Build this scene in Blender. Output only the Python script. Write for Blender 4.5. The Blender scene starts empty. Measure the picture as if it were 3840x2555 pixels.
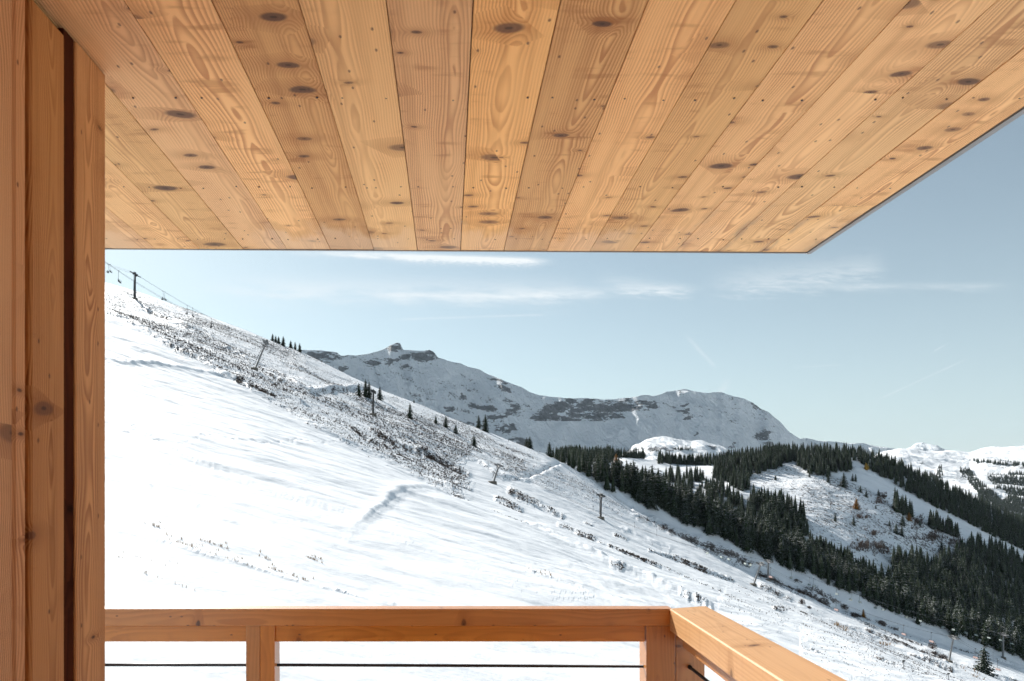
import bpy, math, random
import numpy as np
from mathutils import Vector, Matrix
rnd = random.Random(7)
rng = np.random.default_rng(11)
C = bpy.context.scene.collection
F, CX, CY = 2560.0, 1680.0, 1800.0        # focal length, vanishing point of the balcony, in photo pixels
HAZE = 1.6e-5
SUN_AZ, SUN_EL = math.radians(-33), math.radians(34)

# ------------------------------------------------------------------ node helpers
class N:
    """a node socket with arithmetic"""
    def __init__(s, nt, sock): s.nt, s.s = nt, sock
    def _m(s, op, *o, clamp=False):
        n = s.nt.nodes.new('ShaderNodeMath'); n.operation = op; n.use_clamp = clamp
        for i, v in enumerate((s,) + o):
            if isinstance(v, N): s.nt.links.new(v.s, n.inputs[i])
            else: n.inputs[i].default_value = v
        return N(s.nt, n.outputs[0])
    def __add__(s, o): return s._m('ADD', o)
    __radd__ = __add__
    def __sub__(s, o): return s._m('SUBTRACT', o)
    def __rsub__(s, o): return (s * -1) + o
    def __mul__(s, o): return s._m('MULTIPLY', o)
    __rmul__ = __mul__
    def __truediv__(s, o): return s._m('DIVIDE', o)
    def __pow__(s, o): return s._m('POWER', o)
    def max(s, o): return s._m('MAXIMUM', o)
    def min(s, o): return s._m('MINIMUM', o)
    def sqrt(s): return s._m('SQRT')
    def exp(s): return s._m('EXPONENT')
    def abs(s): return s._m('ABSOLUTE')
    def frac(s): return s._m('FRACT')
    def sin(s): return s._m('SINE')
    def clamp(s): return s._m('ADD', 0.0, clamp=True)
    def gt(s, o): return s._m('GREATER_THAN', o)
    def smooth(s, a, b):
        n = s.nt.nodes.new('ShaderNodeMapRange'); n.interpolation_type = 'SMOOTHSTEP'
        s.nt.links.new(s.s, n.inputs[0]); lo, hi, f, t = (a, b, 0, 1) if a < b else (b, a, 1, 0)
        for i, v in enumerate((lo, hi, f, t)): n.inputs[i + 1].default_value = v
        return N(s.nt, n.outputs[0])
class G:
    def __init__(s, nt): s.nt = nt
    def new(s, t): return s.nt.nodes.new(t)
    def vec(s, x, y, z):
        n = s.new('ShaderNodeCombineXYZ')
        for i, v in enumerate((x, y, z)):
            if isinstance(v, N): s.nt.links.new(v.s, n.inputs[i])
            else: n.inputs[i].default_value = v
        return N(s.nt, n.outputs[0])
    def sep(s, v):
        n = s.new('ShaderNodeSeparateXYZ'); s.nt.links.new(v.s, n.inputs[0])
        return [N(s.nt, n.outputs[i]) for i in range(3)]
    def attr(s, name, out='Fac'):
        n = s.new('ShaderNodeAttribute'); n.attribute_name = name
        return N(s.nt, n.outputs[out])
    def geo(s, out='Position'):
        n = s.new('ShaderNodeNewGeometry'); return N(s.nt, n.outputs[out])
    def noise(s, v, scale, detail=4, rough=.55, out=0, dist=0.0):
        n = s.new('ShaderNodeTexNoise'); s.nt.links.new(v.s, n.inputs['Vector'])
        n.inputs['Scale'].default_value = scale; n.inputs['Detail'].default_value = detail
        n.inputs['Roughness'].default_value = rough; n.inputs['Distortion'].default_value = dist
        return N(s.nt, n.outputs[out])
    def vor(s, v, scale=1.0, rand=1.0):
        n = s.new('ShaderNodeTexVoronoi'); s.nt.links.new(v.s, n.inputs['Vector'])
        n.voronoi_dimensions = '2D'; n.inputs['Scale'].default_value = scale; n.inputs['Randomness'].default_value = rand
        return N(s.nt, n.outputs['Distance']), N(s.nt, n.outputs['Color']), N(s.nt, n.outputs['Position'])
    def mix(s, f, a, b):
        n = s.new('ShaderNodeMix'); n.data_type = 'RGBA'
        for i, v in ((0, f), (6, a), (7, b)):
            if isinstance(v, N): s.nt.links.new(v.s, n.inputs[i])
            elif isinstance(v, (int, float)): n.inputs[i].default_value = v
            else: n.inputs[i].default_value = (*v, 1)
        return N(s.nt, n.outputs[2])
def mat(name, rough=.8, spec=.3):
    m = bpy.data.materials.new(name); m.use_nodes = True
    b = m.node_tree.nodes['Principled BSDF']; b.inputs['Roughness'].default_value = rough
    b.inputs['Specular IOR Level'].default_value = spec
    return m, G(m.node_tree), b
def link(g, b, name, v):
    if isinstance(v, N): g.nt.links.new(v.s, b.inputs[name])
    else: b.inputs[name].default_value = (*v, 1) if isinstance(v, tuple) else v
def bump(g, b, h, strength, dist):
    n = g.new('ShaderNodeBump'); n.inputs['Strength'].default_value = strength; n.inputs['Distance'].default_value = dist
    g.nt.links.new(h.s, n.inputs['Height']); g.nt.links.new(n.outputs[0], b.inputs['Normal'])

# ------------------------------------------------------------------ materials
def wood(name, early, late, knot, freq=95, warm=.0, rings=.75, edge_stain=False, rough=.62, knots=.45, smear=.4):
    m, g, b = mat(name, rough, .25)
    a, th, l = g.sep(g.attr('wc', 'Vector')); r1, r2, r3 = g.sep(g.attr('wr', 'Vector'))
    off = r1 * 57.0 + r2 * 91.0
    lo = l + off
    n1 = g.noise(g.vec(a * 1.2, off, lo * 1.1), 1.0, 2)
    n2 = g.noise(g.vec(a * 2.0 + 40.0, off, lo * .75), 1.0, 3)
    n3 = g.noise(g.vec(a * 22.0, th * 22.0 + off, lo * 3.0), 1.0, 3)
    # knots: cells across and along the board
    kd, kc, kp = g.vor(g.vec(a * 5.4 + th * 5.4 + off + (n1 - .5) * .6, lo * 12.0 + (n2 - .5) * 1.4, 0.0))
    c1, c2, c3 = g.sep(kc)
    clus = g.noise(kp, .37, 1)
    has = (c2 + (clus - .5) * 1.6).gt(1 - knots)
    da = kd / (c1 * c1 * 1.5 + .28)
    k = ((da / .23) ** 2.0 * -1.0).exp() * has
    kw = ((da / .42) ** 2.0 * -1.0).exp() * has
    x = a + (r2 - .5) * .08 + (n1 - .5) * .09
    h = .012 + r3 * .03 + ((n2 - .5) * .17).abs() + th
    rr = (x * x + h * h).sqrt() + kw * (c3 - .35) * .028 + k * .012 + (n3 - .5) * .0055
    s = (rr * (freq * (1.0))).frac()
    ring = s.smooth(.15, .85) * (1.0 - s.smooth(.88, 1.0))
    patch = g.noise(g.vec(a * 7.0, off + th, lo * 1.6), 1.0, 3)
    fib = g.noise(g.vec(a * 260.0, th * 260.0, lo * 7.0), 1.0, 2)
    streak = g.noise(g.vec(a * 30.0, th * 30.0 + off, lo * .9), 1.0, 3)
    col = g.mix((ring * rings * (.30 + patch.smooth(.32, .68) * .9)).clamp(), early, late)
    dark = (late[0] * .74, late[1] * .66, late[2] * .55)
    col = g.mix(((streak.smooth(.45, .75)) * .35).clamp(), col, dark)
    # bruised smears beside knots, running across the board
    sm = g.noise(g.vec(a * 5.0 + off, lo * 24.0, th), 1.0, 3)
    col = g.mix((kw * .5 + sm.smooth(.53, .68) * patch.smooth(.44, .62) * smear).clamp(), col, dark)
    km = (da.smooth(.17, .10)) * has
    col = g.mix(km * (c3 * .4 + .55), col, knot)
    col = g.mix(da.smooth(.055, .02) * has * .7, col, tuple(v * .35 for v in knot))
    # small dark pin knots
    pd, pc, pp = g.vor(g.vec(a * 26.0 + off, lo * 15.0 + th * 9.0, 0.0))
    p1, p2, p3 = g.sep(pc)
    col = g.mix(pd.smooth(.11, .05) * p1.gt(.90) * .8, col, knot)
    # board-to-board tone
    hsv = g.new('ShaderNodeHueSaturation'); g.nt.links.new(col.s, hsv.inputs['Color'])
    v = r3 * .34 + .82 + (fib - .5) * .12 + (patch - .5) * .16
    g.nt.links.new(v.s, hsv.inputs['Value'])
    sat = r1 * .14 + .95; g.nt.links.new(sat.s, hsv.inputs['Saturation'])
    hu = r2 * .006 + .498; g.nt.links.new(hu.s, hsv.inputs['Hue'])
    col = N(g.nt, hsv.outputs[0])
    if edge_stain:                        # water marks left by melting snow along the eave
        px, py, pz = g.sep(g.geo())
        wob = g.noise(g.vec(px * 9.0, py * 3.0, 0.0), 1.0, 6, .65)
        wet = (py + (wob - .5) * .55 + (px - .6).max(0.0) * .16)
        reg = g.noise(g.vec(px * 1.3 + 3.0, 5.0, 0.0), 1.0, 1).smooth(.42, .6)
        col = g.mix(wet.smooth(2.66, 2.80) * reg * .5, col, (.66, .50, .36))
        band = wet.smooth(2.60, 2.68) * wet.smooth(2.80, 2.68) * reg
        col = g.mix(band * .32, col, (.34, .15, .05))
        ge = (py * .62 - px + 2.0 + (wob - .5) * .3)
        edge = g.noise(g.vec(px * 3.0, py * 3.5, 9.0), 1.0, 3).smooth(.5, .68)
        seam = (a.abs().smooth(.055, .09)) * (px.smooth(.75, 1.15)) * (py.smooth(2.35, 2.7))
        sn = g.noise(g.vec(px * 14.0, py * 5.0, 3.0), 1.0, 4, .6).smooth(.42, .62)
        col = g.mix(seam * sn * .6, col, (.30, .19, .13))
    link(g, b, 'Base Color', col)
    return m
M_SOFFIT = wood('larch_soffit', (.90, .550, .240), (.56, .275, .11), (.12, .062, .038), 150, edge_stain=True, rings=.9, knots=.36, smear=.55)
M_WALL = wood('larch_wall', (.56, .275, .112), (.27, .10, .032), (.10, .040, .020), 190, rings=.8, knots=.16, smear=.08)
M_DARKWOOD = wood('dark_wood', (.075, .020, .008), (.03, .008, .005), (.012, .004, .003), 80, knots=.2)
M_RAIL = wood('glazed_pine', (.52, .215, .052), (.34, .115, .025), (.09, .033, .012), 95, rings=.5, rough=.42, knots=.13, smear=.2)

for n_ in M_DARKWOOD.node_tree.nodes:
    if n_.type == 'BSDF_PRINCIPLED': n_.inputs['Specular IOR Level'].default_value = .04; n_.inputs['Roughness'].default_value = .9
for n_ in M_RAIL.node_tree.nodes:
    if n_.type == 'BSDF_PRINCIPLED': n_.inputs['Coat Weight'].default_value = 1.0; n_.inputs['Coat Roughness'].default_value = .40
M_RAIL2 = wood('pale_pine', (.57, .335, .165), (.42, .22, .09), (.10, .04, .016), 95, rings=.45, rough=.45, knots=.16, smear=.3)  # paler, less orange variant of the rail pine, for the side handrail
def metal(name, col, rough=.5, metallic=.0):
    m, g, b = mat(name, rough, .4); b.inputs['Metallic'].default_value = metallic
    n = g.noise(g.geo(), 3.0, 4)
    link(g, b, 'Base Color', g.mix(n, col, tuple(c * .65 for c in col)))
    return m
M_CABLE = metal('dark_steel', (.035, .03, .032), .45, .5)
M_TRIM = metal('grey_flashing', (.34, .34, .34), .5, .4)
M_PYLON_DARK = metal('weathered_dark_steel', (.055, .055, .055), .7)
M_PYLON = metal('galvanised_steel', (.24, .24, .24), .6)
M_ROPE = metal('steel_rope', (.12, .12, .125), .6)
M_CONCRETE = metal('concrete', (.16, .145, .12), .9)
M_WHITEPLAS = metal('pale_green_plastic', (.55, .62, .58), .5)
M_PINK = metal('pale_red_plastic', (.60, .42, .38), .5)
M_SCREW = metal('screw_head', (.05, .035, .03), .5)
M_ROOFSNOW = metal('roof_snow', (.82, .83, .85), .7)
M_HUT = metal('hut_timber', (.10, .06, .04), .8)

def snow(name, heath_col=(.055, .040, .032), rock=False, fine=1.0, bstr=.5, tint=(.86, .885, .915)):
    m, g, b = mat(name, .65, .2)
    P = g.geo(); at = g.attr('cover')
    px, py, pz = g.sep(P)
    big = g.noise(P, .02 * fine, 4)
    col = g.mix(big, tint, tuple(c * .93 for c in tint))
    if rock:
        st = g.vec(px * .6 + pz * .45, py * .5, pz * 1.7 + px * .25)
        n = g.noise(st, .013 * fine, 7, .68)
        n2 = g.noise(P, .045 * fine, 6, .7)
        n3 = g.noise(g.vec(px * 1.0, py * 1.0, pz * 3.0), .06 * fine, 5, .7)
        mask = (at + (n - .5) * 1.7 + (n2 - .5) * 1.1 + (n3 - .5) * .9).smooth(.46, .58)
        rc = g.mix(n2.smooth(.3, .7), (.095, .102, .112), (.25, .26, .275))
        col = g.mix(mask, col, rc)
        link(g, b, 'Base Color', col)
        gl = g.noise(g.vec(px + py * .35, py * .3, pz * .22), .016 * fine, 5, .62)
        bump(g, b, gl * 2.8 + n2 * .9, bstr, 30.0 / fine)
    else:
        n = g.noise(P, .9 * fine, 5, .72)
        n2 = g.noise(g.vec(px * .55, py * .8, pz * 1.6), 1.9 * fine, 3, .7)
        mask = (at + (n - .5) * 1.4 + (n2 - .5) * 1.1).smooth(.52, .68)
        tone = g.noise(P, .11 * fine, 3)
        hc = g.mix(tone.smooth(.5, .7), heath_col, (.080, .060, .048))
        col = g.mix(mask * .93, col, hc)
        link(g, b, 'Base Color', col)
        bn = g.noise(P, .45 * fine, 4, .6) + g.noise(g.vec(px * .6 + py * .4, py - px * .5, pz), .16 * fine, 3) * 2.0
        bump(g, b, bn * (.35 + at.clamp() * 1.3), bstr, 1.0 / fine)
    return m
M_SNOW = snow('snow_with_heath', bstr=.45)
M_SNOW2 = snow('hill_snow', fine=.28, bstr=.5)
M_MOUNT = snow('mountain_snow', rock=True, bstr=1.0, tint=(.85, .90, .95))
M_FAR = snow('far_snow', rock=True, fine=.9, bstr=.35)
def plant(name, c1, c2, snowy=0.0, sc=1.3, thr=.55):
    m, g, b = mat(name, .75, .15)
    P = g.geo(); n = g.noise(P, sc, 3); big = g.noise(P, .12, 2)
    oi = g.new('ShaderNodeObjectInfo'); orr = N(g.nt, oi.outputs['Random'])
    col = g.mix((n * .7 + orr * .5 + (big - .5) * .6).clamp(), c1, c2)
    if snowy > 0:
        nz = g.sep(g.geo('Normal'))[2].abs()
        sn = g.noise(P, 2.3, 3, .65)
        col = g.mix((nz * .55 + sn).smooth(thr + .40, thr + .50) * snowy, col, (.78, .80, .84))
    link(g, b, 'Base Color', col)
    b.inputs['Transmission Weight'].default_value = 0
    return m
M_NEEDLE = plant('spruce_needles', (.009, .017, .009), (.032, .050, .022), .9, thr=.65)
M_FOREST = plant('forest_needles', (.008, .015, .009), (.026, .040, .020), .9, thr=.68)
M_BARK = plant('bark', (.06, .045, .035), (.11, .09, .07))
M_LARCH = plant('autumn_larch', (.20, .085, .02), (.34, .17, .035))
M_LARCHY = plant('yellow_larch', (.40, .23, .03), (.55, .36, .05))
M_TWIG = plant('bare_twigs', (.07, .052, .046), (.15, .115, .098))
M_HEATH = plant('heather', (.030, .026, .024), (.085, .060, .048))
M_GRASS = plant('dry_grass', (.24, .14, .07), (.42, .28, .15))
M_SHRUB = plant('brown_shrub', (.045, .03, .024), (.095, .06, .045))

# ------------------------------------------------------------------ mesh helpers
def tag(o, label=None, cat=None, group=None, kind=None):
    if label: o['label'] = label
    if cat: o['category'] = cat
    if group: o['group'] = group
    if kind: o['kind'] = kind
    return o
def empty(name, loc=(0, 0, 0), rz=0, sc=1.0):
    o = bpy.data.objects.new(name, None); C.objects.link(o)
    o.location = loc; o.rotation_euler = (0, 0, rz); o.scale = (sc, sc, sc); o.empty_display_size = .5
    return o
def mesh_np(name, V, Fq, mats, parent=None, midx=None, smooth=False, attrs=None):
    me = bpy.data.meshes.new(name)
    V = np.asarray(V, np.float32); Fq = np.asarray(Fq, np.int32)
    k = Fq.shape[1]
    me.vertices.add(len(V)); me.vertices.foreach_set('co', V.ravel())
    me.loops.add(Fq.size); me.loops.foreach_set('vertex_index', Fq.ravel())
    me.polygons.add(len(Fq)); me.polygons.foreach_set('loop_start', np.arange(0, Fq.size, k, dtype=np.int32))
    for m in mats: me.materials.append(m)
    if midx is not None: me.polygons.foreach_set('material_index', np.asarray(midx, np.int32))
    me.polygons.foreach_set('use_smooth', np.full(len(Fq), smooth))
    me.update(calc_edges=True)
    for an, val in (attrs or {}).items():
        at = me.attributes.new(an, 'FLOAT', 'POINT'); at.data.foreach_set('value', np.asarray(val, np.float32).ravel())
    o = bpy.data.objects.new(name, me); C.objects.link(o)
    if parent: o.parent = parent
    return o
class MB:
    """collects pieces and links them as one mesh object"""
    def __init__(s): s.v, s.f, s.m, s.wc, s.wr = [], [], [], [], []
    def add(s, vs, fs, mi=0, wc=None, wr=(0, 0, 0)):
        b = len(s.v); s.v += [tuple(v) for v in vs]; s.f += [tuple(i + b for i in f) for f in fs]; s.m += [mi] * len(fs)
        s.wc += wc if wc else [(0, 0, 0)] * len(vs); s.wr += [wr] * len(vs)
    def prism(s, A, B, mi=0, wood_axis=None, caps=True):
        """A, B: matching rings of points; side faces between them"""
        n = len(A); vs = list(A) + list(B)
        fs = [(i, (i + 1) % n, n + (i + 1) % n, n + i) for i in range(n)]
        if caps: fs += [tuple(range(n))[::-1], tuple(range(n, 2 * n))]
        s.add(vs, fs, mi)
    def board(s, c0, c1, across, thick, w, t, bev=.003, mi=0, seg=1):
        """board from c0 to c1 (centres); across/thick unit vectors; carries its own grain coordinates"""
        c0, c1, ac, tk = Vector(c0), Vector(c1), Vector(across), Vector(thick)
        L = (c1 - c0).length; wr = (rnd.random(), rnd.random(), rnd.random())
        hw, ht = w / 2, t / 2
        ring = [(-hw + bev, -ht), (hw - bev, -ht), (hw, -ht + bev), (hw, ht - bev), (hw - bev, ht), (-hw + bev, ht), (-hw, ht - bev), (-hw, -ht + bev)]
        vs, wc = [], []
        for k in range(seg + 1):
            c = c0.lerp(c1, k / seg)
            for a, b in ring:
                vs.append(c + ac * a + tk * b); wc.append((a, b + ht, L * k / seg))
        fs = []
        for k in range(seg):
            for i in range(8):
                j = (i + 1) % 8; fs.append((k * 8 + i, k * 8 + j, (k + 1) * 8 + j, (k + 1) * 8 + i))
        fs += [tuple(range(8))[::-1], tuple(seg * 8 + i for i in range(8))]
        s.add(vs, fs, mi, wc, wr)
    def quad_board(s, P, t, mi=0, axis=1, bev=.0):
        """flat board from its four lower corners P (ccw from below), thickness t upward"""
        P = [Vector(p) for p in P]; wr = (rnd.random(), rnd.random(), rnd.random())
        mx = sum(p.x for p in P) / 4
        vs = P + [p + Vector((0, 0, t)) for p in P]
        w0 = (P[1] - P[0]).length / 2
        wc = [(-w0, 0, P[0].y), (w0, 0, P[1].y), (w0, 0, P[2].y), (-w0, 0, P[3].y)]
        wc += [(a, t, c) for a, _, c in wc]
        s.add(vs, [(3, 2, 1, 0), (4, 5, 6, 7), (0, 1, 5, 4), (1, 2, 6, 5), (2, 3, 7, 6), (3, 0, 4, 7)], mi, wc, wr)
    def box(s, c, d, mi=0, R=None):
        c = Vector(c); x, y, z = (k / 2 for k in d)
        vs = [Vector((a * x, b * y, e * z)) for e in (-1, 1) for a, b in ((-1, -1), (1, -1), (1, 1), (-1, 1))]
        if R is not None: vs = [R @ v for v in vs]
        s.add([v + c for v in vs], [(3, 2, 1, 0), (4, 5, 6, 7), (0, 1, 5, 4), (1, 2, 6, 5), (2, 3, 7, 6), (3, 0, 4, 7)], mi)
    def tube(s, pts, r, n=6, mi=0, caps=True):
        pts = [Vector(p) for p in pts]; rs = r if isinstance(r, (list, tuple)) else [r] * len(pts)
        vs, fs = [], []
        for i, p in enumerate(pts):
            t = (pts[min(i + 1, len(pts) - 1)] - pts[max(i - 1, 0)]).normalized()
            u = t.cross(Vector((0, 0, 1)));
            if u.length < .05: u = t.cross(Vector((0, 1, 0)))
            u.normalize(); w = u.cross(t)
            for k in range(n):
                a = 2 * math.pi * k / n; vs.append(p + (u * math.cos(a) + w * math.sin(a)) * rs[i])
        for i in range(len(pts) - 1):
            for k in range(n):
                j = (k + 1) % n; fs.append((i * n + k, i * n + j, (i + 1) * n + j, (i + 1) * n + k))
        if caps: fs += [tuple(range(n)), tuple((len(pts) - 1) * n + k for k in range(n))[::-1]]
        s.add(vs, fs, mi)
    def build(s, name, mats, parent=None, smooth=False):
        me = bpy.data.meshes.new(name); me.from_pydata([tuple(v) for v in s.v], [], s.f)
        for m in (mats if isinstance(mats, list) else [mats]): me.materials.append(m)
        me.polygons.foreach_set('material_index', s.m)
        me.polygons.foreach_set('use_smooth', [smooth] * len(s.f))
        for an, val in (('wc', s.wc), ('wr', s.wr)):
            at = me.attributes.new(an, 'FLOAT_VECTOR', 'POINT'); at.data.foreach_set('vector', [c for v in val for c in v])
        me.update()
        o = bpy.data.objects.new(name, me); C.objects.link(o)
        if parent: o.parent = parent
        return o

# ------------------------------------------------------------------ noise
def vnoise(x, y, seed):
    xi = np.floor(x).astype(np.int64); yi = np.floor(y).astype(np.int64)
    fx, fy = x - xi, y - yi
    fx = fx * fx * fx * (fx * (fx * 6 - 15) + 10); fy = fy * fy * fy * (fy * (fy * 6 - 15) + 10)
    def h(a, b):
        n = (a * 374761393 + b * 668265263 + seed * 1442695041) & 0xffffffff
        n = ((n ^ (n >> 13)) * 1274126177) & 0xffffffff
        return ((n ^ (n >> 16)) & 0xffff) / 65535.0
    return (h(xi, yi) * (1 - fx) + h(xi + 1, yi) * fx) * (1 - fy) + (h(xi, yi + 1) * (1 - fx) + h(xi + 1, yi + 1) * fx) * fy
def fbm(x, y, oct=5, seed=1, gain=.5, ridged=False):
    s, a, t = 0, 1.0, 0
    for i in range(oct):
        n = vnoise(x * 2 ** i, y * 2 ** i, seed + i * 17)
        if ridged: n = 1 - np.abs(2 * n - 1)
        s = s + a * n; t += a; a *= gain
    return s / t
def sstep(a, b, x):
    t = np.clip((x - a) / (b - a), 0, 1); return t * t * (3 - 2 * t)
def smooth_interp(pts, ext=None, sig=18.0, lo=-3000, hi=7000):
    """polyline over photo columns -> slightly smoothed function"""
    xs = np.arange(lo, hi, 4.0)
    p = np.array(pts, float); ys = np.interp(xs, p[:, 0], p[:, 1])
    l = xs < p[0, 0]; s0 = (p[1, 1] - p[0, 1]) / (p[1, 0] - p[0, 0]); ys[l] = p[0, 1] + (ext[0] if ext else s0) * (xs[l] - p[0, 0])
    r = xs > p[-1, 0]; s1 = (p[-1, 1] - p[-2, 1]) / (p[-1, 0] - p[-2, 0]); ys[r] = p[-1, 1] + (ext[1] if ext else s1) * (xs[r] - p[-1, 0])
    if sig > 0:
        k = np.exp(-.5 * (np.arange(-40, 41) * 4.0 / sig) ** 2); k /= k.sum()
        ys = np.convolve(np.pad(ys, 40, mode='edge'), k, 'valid')
    return lambda x: np.interp(x, xs, ys)
def seg_field(px, py, lines):
    """for every point: distance to the nearest polyline, signed height above it, its weight"""
    best = np.full(px.shape, 1e9); sign = np.zeros(px.shape); par = np.zeros(px.shape)
    for (x0, y0), (x1, y1) in zip(lines[:-1], lines[1:]):
        dx, dy = x1 - x0, y1 - y0; L = math.hypot(dx, dy) + 1e-6
        t = np.clip(((px - x0) * dx + (py - y0) * dy) / L ** 2, 0, 1)
        qx, qy = px - x0 - t * dx, py - y0 - t * dy
        d = np.hypot(qx, qy); m = d < best
        best = np.where(m, d, best); sign = np.where(m, (qx * dy - qy * dx) / L, sign)
    return best, sign
def in_poly(px, py, poly):
    c = np.zeros(px.shape, bool); n = len(poly)
    for i in range(n):
        x0, y0 = poly[i]; x1, y1 = poly[(i + 1) % n]
        if y0 == y1: continue
        c ^= ((y0 > py) != (y1 > py)) & (px < (x1 - x0) * (py - y0) / (y1 - y0) + x0)
    return c

# ------------------------------------------------------------------ terrain
SKY_NEAR = smooth_interp([(397,1062),(464,1081),(548,1106),(599,1125),(675,1150),(759,1178),(843,1209),(927,1241),(1011,1277),(1070,1302),(1138,1323),(1222,1365),(1340,1422),
    (1366,1434),(1449,1470),(1561,1511),(1656,1553),(1739,1586),(1834,1621),(1905,1650),(1988,1681),(2041,1700),(2075,1716),(2160,1760),(2249,1800),(2365,1852),(2456,1891),(2560,1939),
    (2647,1976),(2759,2022),(2812,2050),(2880,2072),(2963,2114),(3046,2139),(3137,2182),(3232,2222),(3345,2279),(3468,2324),(3631,2381),(3753,2429),(3840,2462)], ext=(.36, .42))
_Qp = np.array([(-900,330),(-600,260),(-400,192),(-250,122),(-137,61),(-33,10),(0,-6),(67,-36),(141,-63),(244,-97),(400,-140),(700,-205),(1200,-280)], float)
_qx = np.arange(-900, 1200, 4.0); _qy = np.interp(_qx, _Qp[:, 0], _Qp[:, 1]); _k = np.exp(-.5 * (np.arange(-30, 31) / 9.0) ** 2); _k /= _k.sum()
_qy = np.convolve(np.pad(_qy, 30, mode='reflect', reflect_type='odd'), _k, 'valid')
def near_base(x, y):
    q = np.interp(x, _qx, _qy) + 6.0
    yy = np.maximum(y, 0)
    g = .66 + .34 * sstep(0, 220, y)
    z = -6.8 + q * g + 24 * (yy / 300.0) ** 2
    r = np.maximum(y - 325, 0); z = z - .0042 * r * r
    return z
_uc = np.linspace(-.75, 1.4, 160); _yc = np.linspace(30, 470, 221)
_corr = np.zeros_like(_uc); _vt = (CY - SKY_NEAR(CX + F * _uc)) / F
_U, _Y = np.meshgrid(_uc, _yc, indexing='ij'); _S = sstep(60, 330, _Y)
for _ in range(12):
    _v = (near_base(_U * _Y, _Y) + _corr[:, None] * _Y * _S) / _Y
    _corr += _vt - _v.max(axis=1)
_ysky = np.convolve(np.pad(_yc[np.argmax(_v, axis=1)], 4, mode='edge'), np.ones(9) / 9, 'valid')
FOLD = np.array([(2100,0),(2180,6),(2227,16),(2365,53),(2470,66),(2560,70),(2608,76),(2747,100),(2831,97),(2964,90),(3118,102),(3249,91),(3356,78),(3499,73),(3641,64),(3840,46),(4300,20)], float)
def near_z(x, y):
    z = near_z0(x, y); ys_ = np.maximum(y, 1.0); u = x / ys_; fx = CX + F * u
    df = np.interp(fx, FOLD[:, 0], FOLD[:, 1]); on = (df > .5) & (y > 40)
    dY = .22 * df + .5; ysk = np.interp(u, _uc, _ysky); yf = ysk - dY
    vsk = near_z0(u * ysk, ysk) / ysk; vf = vsk - df / F; adj = near_z0(u * yf, yf) / yf - vf
    t = np.clip((y - 60) / (yf - 60), 0, 1)
    za = z - adj * ys_ * t * t * t
    zb = ys_ * (vf + (vsk - vf) * np.clip((y - yf) / dY, 0, 1))
    return np.where(on, np.where(y <= yf, za, np.where(y < ysk, zb, z)), z)
def near_z0(x, y):
    ys = np.maximum(y, 1.0); u = np.where(y > 1, x / ys, 0)
    c = np.interp(u, _uc, _corr)
    return near_base(x, y) + c * ys * sstep(60, 330, y)

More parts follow.
